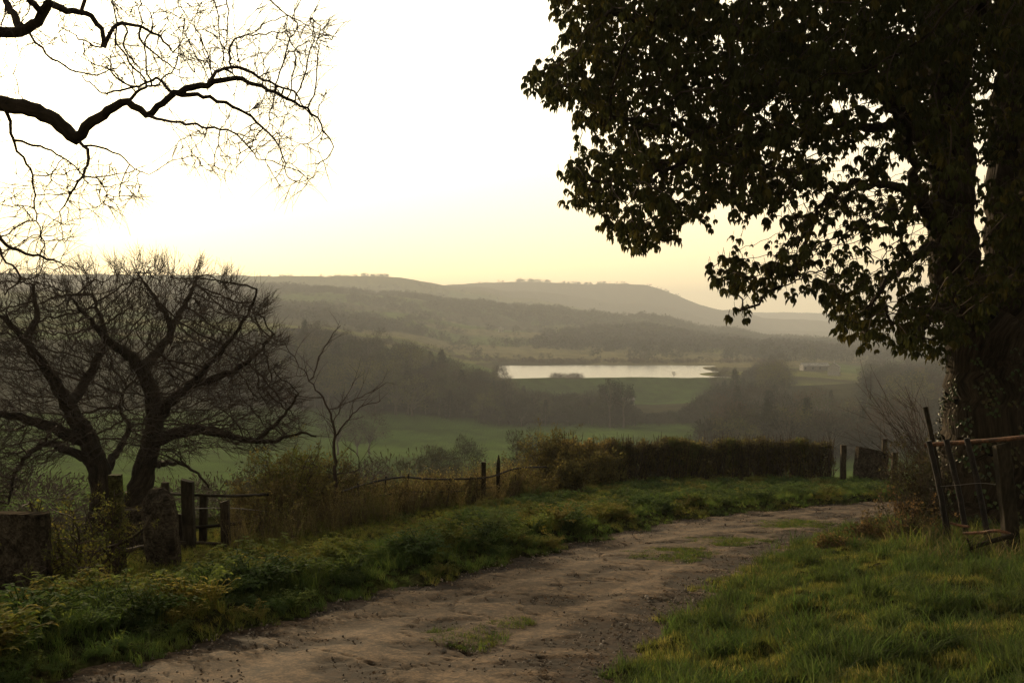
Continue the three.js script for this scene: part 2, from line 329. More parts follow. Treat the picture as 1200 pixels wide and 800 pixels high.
function thicken(nodes, tip, e) {
  const n = nodes.length, s = new Float64Array(n), has = new Uint8Array(n);
  for (const v of nodes) if (v.parent >= 0) has[v.parent] = 1;
  for (let k = n - 1; k >= 0; k--) { const v = nodes[k]; const r = has[k] ? Math.pow(s[k], 1 / e) : tip; v.tip = !has[k]; v.r = v.r > 0 ? v.r : r; if (v.parent >= 0) s[v.parent] += Math.pow(Math.min(r, v.r), e); }
  for (let k = 0; k < n; k++) { const v = nodes[k]; if (v.parent >= 0) v.r = Math.min(v.r, nodes[v.parent].r); }
}
function chains(nodes) {
  const kids = nodes.map(() => []); nodes.forEach((v, k) => { if (v.parent >= 0) kids[v.parent].push(k); });
  const out = [], start = []; nodes.forEach((v, k) => { if (v.parent < 0) start.push([k, -1]); });
  while (start.length) {
    let [k, from] = start.pop(); const pts = [], rad = [];
    if (from >= 0) { pts.push(nodes[from].p); rad.push(Math.min(nodes[from].r, nodes[k].r * 1.15)); }
    for (;;) {
      pts.push(nodes[k].p); rad.push(nodes[k].r); const c = kids[k]; if (!c.length) break;
      let b = c[0]; for (const q of c) if (nodes[q].r > nodes[b].r) b = q;
      for (const q of c) if (q !== b) start.push([q, k]);
      k = b;
    }
    out.push({ pts, rad });
  }
  return out;
}
function twig(gb, p, d, len, r, wig = 0.35, n = 4, grav = 0) { // a thin crooked shoot
  const pts = [p.clone()], rad = [r]; let q = p.clone(), v = d.clone().normalize();
  for (let k = 1; k <= n; k++) { v.add(V(R(-1, 1), R(-1, 1) + grav, R(-1, 1)).multiplyScalar(wig)).normalize(); q = q.clone().addScaledVector(v, len / n); pts.push(q); rad.push(r * (1 - 0.6 * k / n)); }
  gb.tube(pts, rad, 3, false); return { pts, v };
}
// puts a grown tree into its thing: trunk, each thick limb, and the fine twigs
function plantTree(t, nodes, mat, o) {
  const off = t.position, tw = new GB(), trunk = new GB(); let nl = 0;
  for (const { pts, rad } of chains(nodes)) {
    const q = pts.map((p) => p.clone().sub(off)), mx = Math.max(...rad);
    if (mx > o.trunk) trunk.tube(q, rad, 14);
    else if (mx > o.limb && nl < 120) { const g = new GB(); g.tube(q, rad, sidesFor(mx)); part('limb', g.geo(), mat, t); nl++; }
    else tw.tube(q, rad, sidesFor(mx * 0.8), false);
  }
  if (trunk.p.length) part('trunk', trunk.geo(), mat, t);
  return tw;
}
const matBark = new THREE.MeshPhysicalMaterial({ specularIntensity: 0.15, color: C(0.1, 0.08, 0.06), map: barkC, bumpMap: barkH, bumpScale: 0.03, roughness: 0.95 });
const matTwig = new THREE.MeshPhysicalMaterial({ specularIntensity: 0.15, color: C(0.055, 0.04, 0.03), roughness: 0.9 });
const matBark2 = new THREE.MeshPhysicalMaterial({ specularIntensity: 0.1, color: C(0.1, 0.08, 0.06), map: barkC, bumpMap: barkH, bumpScale: 0.05, roughness: 0.95 });
const leafMat = (r, g, b, tr = 0.35) => new THREE.MeshPhysicalMaterial({ color: C(r, g, b), roughness: 1, transmission: tr, thickness: 0, side: THREE.DoubleSide, specularIntensity: 0.12 });
console.log('stage branches');
// ---------------------------------------------------------------- bare oak beyond the left fence
const px3 = (D0, list) => list.map(([x, y, dd = 0]) => P(x, y, D0 + dd));
{
  rnd = mulberry(101);
  const D = 29, foot = base(150, D), ph = (r) => r * D / F; // pixel radius to metres
  const t = thing('oak_tree', 'old bare spreading oak with twisted limbs behind the broken wooden fence', 'tree', foot.toArray());
  const L = (r, ...pts) => ({ pts: px3(D, pts), r: r.map((v, k) => ph(v * (0.8 - 0.45 * k / r.length))) });
  const heart = P(150, 500, D);
  const seeds = [
    { pts: [V(foot.x + 0.15, foot.y - 0.2, -D), P(158, 610, D), P(166, 560, D), P(176, 520, D), P(182, 485, D), P(175, 455, D), P(165, 432, D)], r: [22, 18, 14, 12, 10.5, 9, 8].map(ph) },
    L([10, 9, 7, 5, 3], [165, 432], [150, 415, -0.5], [128, 400, -1], [110, 380, -1.3], [85, 352, -1.6]),
    L([9, 7, 5, 3], [165, 432], [185, 412, 0.5], [200, 385, 0.9], [182, 350, 1], [165, 325, 1.1]),
    L([6, 5, 3], [200, 385, 0.9], [218, 355, 1.3], [232, 325, 1.5]),
    L([10, 8, 6, 4, 2.5], [182, 495], [200, 470, -0.6], [225, 450, -1], [245, 425, -1.4], [280, 385, -1.6], [300, 340, -1.8]),
    L([7, 5, 3], [225, 450, -1], [262, 440, -0.6], [295, 420, -0.3], [320, 390, 0]),
    L([10, 9, 8, 6, 4, 2.5], [178, 518], [205, 508, -0.5], [240, 503, -1], [285, 514, -1.3], [315, 518, -1.5], [345, 508, -1.6], [372, 510, -1.7]),
    L([4, 3, 2], [300, 516, -1.4], [330, 490, -1.2], [350, 460, -1]),
    L([5, 4, 3, 2], [180, 545], [205, 543, -0.8], [228, 552, -1.1], [245, 572, -1.3]),
    { pts: [V(foot.x - 0.9, foot.y - 0.2, -D + 0.4), P(120, 600, D - 0.4), P(118, 560, D - 0.4), P(105, 520, D - 0.4), P(80, 475, D - 0.6), P(55, 435, D - 1), P(30, 400, D - 1.4), P(5, 372, D - 1.8)], r: [18, 15, 13, 11, 8.5, 6.5, 4.5, 3].map(ph) },
    L([9, 8, 6, 4], [80, 475, -0.6], [95, 455, 0.2], [112, 425, 0.6], [122, 395, 0.9], [110, 350, 1.1]),
    L([10, 9, 7, 5], [105, 520, -0.4], [70, 505, -0.8], [30, 490, -1.2], [-20, 480, -1.6], [-60, 470, -1.8]),
    L([9, 7, 5, 4, 3], [114, 545, -0.4], [80, 528, -0.9], [50, 520, -1.2], [20, 548, -1.5], [8, 590, -1.6]),
    L([8, 6, 4, 3], [118, 560, -0.4], [135, 530, 0.6], [150, 505, 1.2], [140, 470, 1.7], [160, 440, 2]),
    L([6, 5, 3], [30, 400, -1.4], [42, 370, -1], [38, 335, -0.7]),
  ];
  const poly = [[-70, 400], [-40, 350], [0, 325], [60, 320], [100, 305], [150, 300], [200, 302], [250, 312], [290, 325], [312, 345], [325, 390], [335, 420], [350, 450], [360, 500], [340, 525], [300, 535], [240, 525], [190, 545], [100, 520], [40, 560], [-10, 600], [-70, 560]];
  const att = []; while (att.length < 9000) { const x = R(-70, 365), y = R(298, 600); if (!inPoly(x, y, poly) || !inPoly(x + 26 * n2(x / 38, y / 38), y - 14 + 24 * n2(x / 34 + 9, y / 34), poly)) continue; const w = 3.6 * Math.sqrt(Math.max(0.05, 1 - ((x - 140) / 240) ** 2)); const q = P(x, y, D + R(-w, w)); if (n3(q.x * 0.7, q.y * 0.7, q.z * 0.7) < -0.35) continue; att.push(q); }
  const nodes = colonize(seeds, att, { step: 0.13, reach: 1.3, kill: 0.15, iters: 140, jit: 0.3, up: 0.25, max: 20000, seedJit: 0.28 });
  thicken(nodes, 0.0068, 2.3);
  const tw = plantTree(t, nodes, matBark, { trunk: 0.3, limb: 0.05 });
  for (let k = 0; k < nodes.length; k++) { const v = nodes[k]; if (v.parent < 0 || v.r > 0.03) continue; const n = v.tip ? 3 : rnd() < 0.5 ? 1 : 0; for (let j = 0; j < n; j++) { const d = v.p.clone().sub(nodes[v.parent].p).normalize().multiplyScalar(0.6).add(v.p.clone().sub(heart).normalize()).add(V(R(-1, 1), R(-0.6, 1), R(-1, 1)).multiplyScalar(0.6)), b = twig(tw, v.p.clone().sub(foot), d, R(0.25, 0.65), 0.0056, 0.2, 4, 0.1); if (rnd() < 0.6) twig(tw, b.pts[2], b.v.add(V(R(-1, 1), R(-0.5, 1), R(-1, 1)).multiplyScalar(0.8)), R(0.15, 0.35), 0.0045, 0.2, 3, 0.1); } }
  part('twigs', tw.geo(), matTwig, t, 'stuff');
  console.log('oak', nodes.length, tw.i.length / 3);
}

// ---------------------------------------------------------------- the tree whose bare limbs hang in from outside the frame
{
  rnd = mulberry(202);
  const D = 8.6, ph = (r) => r * D / F, foot = V(-6.1, 0, -D); foot.y = H(foot.x, foot.z);
  const t = thing('bare_tree', 'bare crooked tree reaching its limbs across the setting sun', 'tree', foot.toArray());
  const Q = (r, ...pts) => ({ pts: px3(D, pts), r: r.map((v) => ph(v * 0.8)) });
  const seeds = [
    { pts: [V(foot.x, foot.y - 0.2, foot.z), V(foot.x + 0.05, foot.y + 1.2, foot.z), V(foot.x + 0.1, foot.y + 2.6, foot.z), V(foot.x + 0.3, foot.y + 3.9, foot.z), V(foot.x + 0.2, foot.y + 5.2, foot.z), V(foot.x - 0.2, foot.y + 6.6, foot.z)], r: [0.36, 0.3, 0.27, 0.23, 0.16, 0.08] },
    { pts: [V(foot.x + 0.2, foot.y + 3.2, foot.z), P(-180, 150, D), P(-80, 118, D), P(0, 122, D), P(35, 128, D), P(62, 141, D), P(90, 162, D)], r: [18, 16, 14, 12, 10, 9, 8].map(ph) },
    Q([8, 7.5, 6, 5, 5.5, 5, 4, 3, 2.5, 2, 1.3, 0.8], [90, 162], [106, 145], [125, 131], [150, 120], [172, 133], [200, 112], [240, 100], [275, 92], [305, 102], [340, 117], [365, 132], [392, 174]),
    Q([4, 3, 2.4, 1.8, 1.2, 0.8], [205, 111], [238, 112], [280, 129, 0.1], [310, 150, 0.2], [328, 175, 0.2], [336, 205, 0.3]),
    Q([3.2, 2.4, 2, 1.5, 0.9], [172, 136], [202, 143, -0.1], [236, 148, -0.2], [275, 157, -0.3], [302, 186, -0.4]),
    Q([3.4, 3, 2.4, 1.6], [241, 100], [255, 84, 0.2], [275, 80, 0.3], [300, 89, 0.4], [345, 108, 0.6]),
    Q([2.2, 1.6, 1.2], [271, 84, 0.2], [272, 48, 0.4], [300, 40, 0.5], [335, 36, 0.6]),
    Q([3, 2.2, 1.7, 1.3], [200, 108], [186, 92, 0.2], [160, 100, 0.3], [135, 92, 0.4], [128, 70, 0.5]),
    Q([2, 1.5, 1], [152, 103, 0.3], [120, 108, 0.4], [95, 90, 0.5]),
    Q([3, 2.4, 1.6], [150, 118], [165, 105, -0.1], [184, 101, -0.2]),
    { pts: [V(foot.x + 0.28, foot.y + 3.9, foot.z), P(-160, 60, D + 0.3), P(-60, 45, D + 0.3), P(0, 39, D + 0.3), P(26, 36, D + 0.3), P(48, 20, D + 0.3), P(56, 4, D + 0.3)], r: [13, 11, 9, 8, 7, 6.5, 6].map(ph) },
    Q([6, 5, 4, 3.4, 3, 3, 2.4, 2, 1.4], [56, 4, 0.3], [70, 8, 0.3], [85, 13, 0.3], [104, 16, 0.3], [119, 36, 0.3], [121, 58, 0.3], [136, 27, 0.4], [165, 32, 0.4], [190, 46, 0.4], [201, 60, 0.4]),
    Q([2.2, 1.6, 1.1], [140, 28, 0.4], [150, 36, 0.4], [144, 52, 0.5], [158, 76, 0.6]),
    Q([2, 1.6, 1.2], [163, 32, 0.4], [164, 48, 0.5], [180, 62, 0.6], [208, 82, 0.8]),
    Q([7, 5, 4], [26, 36, 0.3], [14, 15, 0.5], [2, -10, 0.7], [-10, -60, 0.9]), Q([6, 4, 3], [50, 15, 0.3], [30, -4, 0.1], [20, -40, 0]),
    Q([2.2, 1.8, 1.5, 1], [36, 44, 0.3], [62, 70, 0.4], [108, 88, 0.5], [150, 72, 0.6]),
    Q([3.2, 2.6, 2, 1.2], [94, 166], [104, 186, -0.1], [96, 208, -0.2], [74, 242, -0.2]),
    Q([2, 1.6, 1.2, 0.8], [98, 170], [126, 174, 0.1], [150, 190, 0.2], [172, 206, 0.3]), Q([1.6, 1.2, 0.8], [97, 208, -0.2], [118, 212, -0.2], [124, 228, -0.2]), Q([1.4, 1, 0.7], [98, 207, -0.2], [140, 205, -0.1], [160, 200, 0]),
    Q([3, 2.2, 1.8, 1.4, 0.9], [12, 140, 0.2], [14, 165, 0.3], [36, 202, 0.4], [40, 245, 0.5], [50, 282, 0.5]), Q([2.6, 2, 1.4], [8, 164, 0.3], [50, 173, 0.3], [80, 189, 0.3]),
    Q([8, 5, 3, 1.6], [-50, 120], [-30, 190, -0.2], [-14, 250, -0.3], [4, 285, -0.4], [30, 296, -0.4], [62, 304, -0.4]), Q([2.4, 1.8, 1.2], [-14, 250, -0.3], [2, 300, -0.3], [24, 322, -0.3], [6, 345, -0.2]),
    Q([3, 2.2, 1.5, 1], [120, -60, 0.4], [225, -40, 0.4], [250, 0, 0.4], [258, 45, 0.5]), Q([3, 2, 1.4, 0.8], [225, -40, 0.4], [300, -12, 0.5], [335, 16, 0.6], [362, 30, 0.6]), Q([8, 5, 3], [2, -10, 0.7], [60, -50, 0.5], [120, -60, 0.4]),
    Q([1.8, 1.2, 0.8], [100, -56, 0.4], [120, -10, 0.5], [152, 18, 0.5]), Q([1.6, 1.2, 0.8], [225, -40, 0.4], [262, -10, 0.6], [266, 40, 0.7], [258, 80, 0.8]),
  ];
  const att = []; const blobs = [[330, 120, 55, 70], [300, 60, 60, 55], [250, 40, 50, 40], [340, 170, 45, 60], [200, 70, 50, 40], [130, 60, 40, 40], [250, 165, 50, 40], [60, 230, 60, 50], [20, 300, 60, 40], [120, 215, 50, 30], [180, 10, 60, 30], [30, 20, 60, 40], [360, 40, 30, 40], [-60, 60, 90, 120]];
  for (const [x, y, a, b] of blobs) for (let k = 0; k < 95; k++) { const w = R(0, 6.28), q = Math.sqrt(rnd()); att.push(P(x + a * q * Math.cos(w), y + b * q * Math.sin(w), D + R(-0.5, 0.9))); }
  const nodes = colonize(seeds, att, { step: 0.055, reach: 0.5, kill: 0.07, iters: 60, jit: 0.3, up: -0.05, max: 5200, seedJit: 0.22 });
  thicken(nodes, 0.0031, 2.3);
  const tw = plantTree(t, nodes, matBark, { trunk: 0.2, limb: 0.022 });
  for (let k = 0; k < nodes.length; k++) { const v = nodes[k]; if (v.parent < 0 || v.r > 0.012) continue; const n = v.tip ? 4 : rnd() < 0.3 ? 1 : 0; for (let j = 0; j < n; j++) { const d = v.p.clone().sub(nodes[v.parent].p).normalize().add(V(R(-0.4, 1), R(-1, 0.7), R(-1, 1)).multiplyScalar(0.6)); twig(tw, v.p.clone().sub(foot), d, R(0.08, 0.3), 0.0024, 0.22, 3, -0.1); } }
  part('twigs', tw.geo(), matTwig, t, 'stuff');
  console.log('bare', nodes.length, tw.i.length / 3);
}

// ---------------------------------------------------------------- leaves and grass pieces shared by many plants
function leafFace(gb, p, d, up, len, wid, fold = 0.25) { // one leaf of six faces, folded along its rib and drooping
  const s = d.clone().cross(up).normalize(), n = s.clone().cross(d).normalize(), a = p.clone(), m = p.clone().addScaledVector(d, len * 0.5), e = p.clone().addScaledVector(d, len).addScaledVector(n, -len * 0.18);
  const l1 = p.clone().addScaledVector(d, len * 0.38).addScaledVector(s, wid / 2).addScaledVector(n, fold * wid), r1 = p.clone().addScaledVector(d, len * 0.38).addScaledVector(s, -wid / 2).addScaledVector(n, fold * wid);
  const l2 = p.clone().addScaledVector(d, len * 0.72).addScaledVector(s, wid * 0.4).addScaledVector(n, fold * wid * 0.5), r2 = p.clone().addScaledVector(d, len * 0.72).addScaledVector(s, -wid * 0.4).addScaledVector(n, fold * wid * 0.5);
  gb.face([a, m, l1]); gb.face([m, l2, l1]); gb.face([m, e, l2]); gb.face([a, r1, m]); gb.face([m, r1, r2]); gb.face([m, r2, e]);
}
function instanced(name, geo, mat, spots, parent, label, category) { // spots: [position, euler, scale, colour]
  const m = new THREE.InstancedMesh(geo, mat, spots.length), M = new THREE.Matrix4(), q = new THREE.Quaternion(), s = new THREE.Vector3(), col = new THREE.Color();
  spots.forEach(([p, e, k, c], i) => { q.setFromEuler(e); Array.isArray(k) ? s.set(...k) : s.set(k, k, k); m.setMatrixAt(i, M.compose(p, q, s)); if (c) m.setColorAt(i, col.setRGB(...c)); });
  m.name = parent === scene ? numbered(name) : name; m.castShadow = m.receiveShadow = true; m.userData.kind = 'stuff'; if (label) m.userData.label = label; if (category) m.userData.category = category;
  parent.add(m); return m;
}
const E = (x, y, z) => new THREE.Euler(x, y, z, 'YXZ');
const chestnutLeaf = []; // drooping palmate leaf clusters
for (let v = 0; v < 4; v++) { rnd = mulberry(300 + v); const gb = new GB(), n = 5 + v % 3; for (let k = 0; k < n; k++) { const a = k / n * 6.28 + R(-0.3, 0.3), d = V(Math.cos(a) * R(0.35, 0.75), -R(0.6, 1.1), Math.sin(a) * R(0.35, 0.75)).normalize(); leafFace(gb, V(0, 0, 0), d, V(Math.cos(a), 0.6, Math.sin(a)), R(0.065, 0.155), R(0.03, 0.056)); } gb.tube([V(0, 0.07, 0), V(0.005, 0, 0)], 0.003, 3, false); chestnutLeaf.push(gb.geo()); }

// ---------------------------------------------------------------- the great leafing tree above the leaning fence
{
  rnd = mulberry(404);
  const D = 17, foot = base(1165, D), ph = (r) => r * D / F;
  const t = thing('chestnut_tree', 'great dark tree in new drooping leaf with an ivied trunk', 'tree', foot.toArray());
  const Q = (r, ...pts) => ({ pts: px3(D, pts), r: r.map(ph) });
  const seeds = [
    { pts: [V(foot.x - 0.05, foot.y - 0.3, -D), P(1168, 600, D), P(1163, 530, D), P(1160, 450, D), P(1158, 400, D)], r: [78, 64, 55, 50, 46].map(ph) },
    Q([38, 27, 24, 23, 22, 18, 12], [1158, 400], [1128, 340], [1117, 270], [1118, 205], [1115, 120], [1100, 20], [1080, -120], [1060, -260]),
    Q([40, 34, 32, 30, 26, 18], [1160, 400], [1188, 320, 0.3], [1190, 240, 0.4], [1196, 120, 0.6], [1215, 0, 0.8], [1240, -180, 1]),
    Q([17, 14, 11, 9, 7, 5, 3], [1120, 215], [1090, 165, -0.3], [1062, 125, -0.6], [1020, 90, -1], [960, 62, -1.5], [880, 40, -2], [790, 25, -2.5], [710, 20, -3]),
    Q([10, 8, 6, 4, 2.5], [1118, 290], [1088, 250, -0.6], [1070, 195, -1], [1064, 150, -1.4], [1030, 120, -2]),
    Q([8, 6, 5, 4, 3, 2, 1.5], [1116, 180], [1050, 150, -1], [980, 150, -1.8], [900, 165, -2.5], [820, 190, -3], [745, 205, -3.4], [680, 215, -3.6]),
    Q([8, 7, 5, 4, 3, 2], [1120, 120], [1060, 60, 0.6], [980, 40, 1.2], [880, 70, 1.6], [780, 95, 1.8], [690, 100, 1.9], [625, 95, 1.8]),
    Q([7, 6, 5, 4, 3, 2.2, 1.6, 1], [1116, 250], [1060, 225, -1.2], [1005, 215, -2], [960, 240, -2.6], [945, 285, -2.9], [928, 320, -3], [898, 345, -3.1], [864, 364, -3.2]),
    Q([6, 5, 4, 3, 2], [1118, 300], [1090, 290, -1.4], [1068, 305, -2], [1040, 330, -2.6], [1015, 365, -3]),
    Q([6, 5, 3, 2], [960, 62, -1.5], [900, 110, -2.6], [850, 150, -3], [780, 150, -3.6], [720, 140, -4]),
    Q([12, 9, 6, 4], [1100, 20], [1020, -40, -1], [900, -80, -2], [760, -90, -3], [660, -60, -3.5]),
    Q([12, 9, 6], [1215, 0, 0.8], [1320, -40, 0], [1430, 40, -1], [1500, 160, -2]), Q([10, 8, 5], [1110, 80], [1150, 0, -3], [1180, -60, -6]), Q([9, 7, 4], [1190, 240, 0.4], [1260, 200, -2], [1320, 260, -4]),
    Q([6, 5, 3], [1130, 340, -0.4], [1110, 345, -2], [1085, 375, -3.2], [1075, 400, -3.6]),
  ];
  const poly = [[640, -60], [645, 10], [668, 40], [640, 55], [612, 92], [655, 118], [690, 160], [655, 205], [665, 240], [720, 272], [748, 290], [800, 262], [845, 248], [905, 250], [930, 268], [905, 285], [850, 285], [822, 300], [850, 345], [862, 372], [905, 335], [945, 318], [962, 350], [970, 388], [1010, 392], [1040, 398], [1075, 408], [1100, 420], [1200, 340], [1420, 340], [1420, -260], [700, -260]];
  const att = []; let guard = 0;
  while (att.length < 7400 && guard++ < 60000) {
    const x = R(605, 1420), y = R(-250, 420); if (!inPoly(x, y, poly) || (x < 1000 && !inPoly(x + 22 * n2(x / 24, y / 24), y + 20 * n2(x / 24 + 9, y / 24), poly))) continue;
    if (y < -40 && rnd() < 0.72) continue; if (x > 1210 && rnd() < 0.75) continue;
    if (x > 960 && x < 1100 && y > 100 && y < 340 && rnd() < 0.7) continue; if (y > 150 && x < 960 && rnd() < 0.15) continue; { const q = n2(x / 60, y / 50); if (q < -0.3 && y > 110 && rnd() < 0.75) continue; }
    if (x > 800 && x < 985 && y > 235 && rnd() < 0.35) continue;
    if (Math.abs(x - 1150) < 55 && y > 60 && rnd() < 0.75) continue;
    const w = 4.6 * Math.sqrt(Math.max(0.08, 1 - ((x - 1150) / 580) ** 2)); att.push(P(x, y, clamp(D - 1.6 + R(-w, w * 0.8), 10, 21)));
  }
  const nodes = colonize(seeds, att, { step: 0.13, reach: 1.7, kill: 0.19, iters: 120, jit: 0.28, up: -0.1, max: 16000, seedJit: 0.45 });
  thicken(nodes, 0.005, 2.5);
  const tw = plantTree(t, nodes, matBark2, { trunk: 0.25, limb: 0.045 });
  part('twigs', tw.geo(), matTwig, t, 'stuff');
  const sets = [[], [], [], []], single = [];
  const put = (p) => {
    const c = R(0.7, 1.35), warm = rnd() < 0.22 ? 1.5 : 1, spot = [p.clone().sub(foot), E(R(-0.35, 0.35), R(0, 6.28), R(-0.35, 0.35)), R(0.6, 1.3), [c * warm, c * (warm > 1 ? 1.2 : 1), c]], [u, v] = project(p);
    const edge = u > 600 && u < 1190 && v > 0 && !inPoly(u, v + 14, poly);
    if (edge && single.length < 260 && rnd() < 0.7) single.push(spot); else sets[(rnd() * 4) | 0].push(spot);
  };
  for (let k = 0; k < nodes.length; k++) { const v = nodes[k]; if (v.parent < 0 || v.r > 0.03) continue; const [u, w] = project(v.p); const out = w < -30 || u > 1230; const n = v.tip ? (out ? 2 : w < 190 ? 5 : 4) : rnd() < (out ? 0.25 : (w < 190 ? 0.95 : 0.62) + 0.3 * n3(v.p.x * 0.7, v.p.y * 0.7, v.p.z * 0.7)) ? 1 : 0; for (let j = 0; j < n; j++) put(v.p.clone().add(V(R(-0.14, 0.14), R(-0.16, 0.06), R(-0.14, 0.14)))); }
  const lm = leafMat(0.04, 0.042, 0.012, 0.3);
  sets.forEach((s, k) => instanced('leaves', chestnutLeaf[k], lm, s, t));
  const tones = [leafMat(0.042, 0.045, 0.013, 0.3), leafMat(0.075, 0.066, 0.018, 0.35), leafMat(0.04, 0.042, 0.012, 0.3)];
  single.forEach(([p, e, s], k) => { const m = part('leaf_cluster', chestnutLeaf[k % 4], tones[k % 3], t); m.position.copy(p); m.rotation.copy(e); m.scale.setScalar(s); });
  // ivy up the trunk
  const ivy = new GB(); rnd = mulberry(405); for (let k = 0; k < 5; k++) { const a = k * 1.3; leafFace(ivy, V(R(-0.05, 0.05), R(-0.05, 0.05), R(-0.03, 0.03)), V(Math.cos(a) * 0.6, -0.6, Math.sin(a) * 0.6).normalize(), V(0, 0.4, 1), R(0.05, 0.08), R(0.05, 0.07)); }
  const ivs = []; for (let k = 0; k < 420; k++) { const y = R(330, 640), c = y > 400 ? 1166 - (y < 450 ? 6 : 2) : 1128, rr = y > 400 ? interp([[400, 46], [450, 50], [530, 55], [600, 64], [640, 78]], y) : 27, a = R(0, 6.28), q = P(c, y, D); const rad = ph(rr) + R(0.01, 0.1); ivs.push([V(q.x + Math.cos(a) * rad, q.y, q.z + Math.sin(a) * rad).sub(foot), E(0, Math.PI / 2 - a, 0), R(0.7, 1.3), [R(0.7, 1.5), R(0.8, 1.4), 1]]); }
  instanced('ivy', ivy.geo(), new THREE.MeshPhysicalMaterial({ color: C(0.045, 0.05, 0.018), roughness: 0.55, specularIntensity: 0.35, side: THREE.DoubleSide }), ivs, t);
  console.log('chestnut', nodes.length, sets.map((s) => s.length), single.length);
}

// ---------------------------------------------------------------- sapling at the fence
{
  rnd = mulberry(505); const D = 19.5, foot = base(392, D), ph = (r) => r * D / F;
  const t = thing('sapling', 'thin bare sapling standing alone in the dry stems by the wire fence', 'tree', foot.toArray());
  const Q = (r, ...p) => ({ pts: px3(D, p), r: r.map((v) => ph(v * 0.45)) });
  const seeds = [{ pts: [V(foot.x, foot.y - 0.1, -D), P(393, 580, D), P(392, 530, D), P(390, 498, D), P(380, 470, D), P(362, 445, D), P(345, 420, D), P(333, 402, D)], r: [3.0, 2.6, 2.2, 1.7, 1.2, 0.9, 0.7, 0.5].map(ph) },
    Q([2.2, 1.8, 1.4, 0.8], [364, 448], [372, 425, 0.2], [382, 402, 0.3], [398, 380, 0.4]), Q([2.6, 2, 1.5, 1], [392, 512], [406, 494, -0.2], [420, 478, -0.3], [446, 470, -0.4]), Q([2, 1.5, 1], [386, 482], [408, 472, 0.3], [436, 458, 0.4], [452, 448, 0.4]),
    Q([1.8, 1.4, 0.8], [390, 498], [402, 470, 0.4], [414, 450, 0.6]), Q([1.6, 1.2, 0.8], [376, 465], [354, 465, -0.3], [340, 458, -0.4]), Q([2, 1.5, 1, 0.8], [392, 555], [370, 545, -0.3], [362, 538, -0.4], [352, 552, -0.5]), Q([2, 1.6, 1], [393, 556], [416, 553, 0.2], [422, 545, 0.2], [414, 526, 0.2]), Q([1.4, 1, 0.7], [360, 442], [348, 440, 0.3], [330, 445, 0.4])];
  const nodes = colonize(seeds, [], { step: 0.1, reach: 1, kill: 0.1, iters: 1, jit: 0.3, max: 3000, seedJit: 0.2 }); thicken(nodes, 0.006, 2.4);
  const tw = plantTree(t, nodes, matTwig, { trunk: 0.04, limb: 0.014 });
  for (const v of nodes) if (v.parent >= 0 && v.r < 0.045 && rnd() < 0.8) { const d = v.p.clone().sub(nodes[v.parent].p).normalize().add(V(R(-1, 1), R(-0.5, 1), R(-1, 1))); const w = twig(tw, v.p.clone().sub(foot), d, R(0.15, 0.7), 0.006, 0.25, 4, 0.2); if (rnd() < 0.7) twig(tw, w.pts[2], w.v.add(V(R(-1, 1), R(-0.3, 0.8), R(-1, 1))), R(0.1, 0.35), 0.004, 0.25, 3, 0.2); }
  part('twigs', tw.geo(), matTwig, t, 'stuff');
}
// ---------------------------------------------------------------- hedge along the far side of the lane
const alongLine = (line, s) => { let L = 0; const seg = []; for (let k = 1; k < line.length; k++) { const d = Math.hypot(line[k][0] - line[k - 1][0], line[k][1] - line[k - 1][1]); seg.push(d); L += d; } let q = s * L; for (let k = 0; k < seg.length; k++) { if (q <= seg[k] || k === seg.length - 1) { const t = Math.min(1, q / seg[k]); return [lerp(line[k][0], line[k + 1][0], t), lerp(line[k][1], line[k + 1][1], t)]; } q -= seg[k]; } };
const smallLeaf = []; for (let v = 0; v < 3; v++) { rnd = mulberry(600 + v); const gb = new GB(); for (let k = 0; k < 9; k++) { const d = V(R(-1, 1), R(-0.4, 1), R(-1, 1)).normalize(), p = V(R(-0.07, 0.07), R(-0.07, 0.07), R(-0.07, 0.07)); const s = d.clone().cross(V(R(-1, 1), R(-1, 1), R(-1, 1))).normalize(), l = R(0.035, 0.06); gb.face([p, p.clone().addScaledVector(d, l * 0.5).addScaledVector(s, l * 0.35), p.clone().addScaledVector(d, l), p.clone().addScaledVector(d, l * 0.5).addScaledVector(s, -l * 0.35)]); } for (let k = 0; k < 3; k++) gb.tube([V(R(-0.1, 0.1), -0.12, R(-0.1, 0.1)), V(R(-0.08, 0.08), 0.1, R(-0.08, 0.08))], 0.003, 3, false); smallLeaf.push(gb.geo()); }
const mixTone = (list) => { const c = list[(rnd() * list.length) | 0], k = R(0.65, 1.4); return c.map((v) => v * k); };
const shrubMat = leafMat(0.1, 0.1, 0.1, 0.4);
const T = (r, g, b) => [r * 10, g * 10, b * 10]; // instance tint on the 0.1 grey leaf
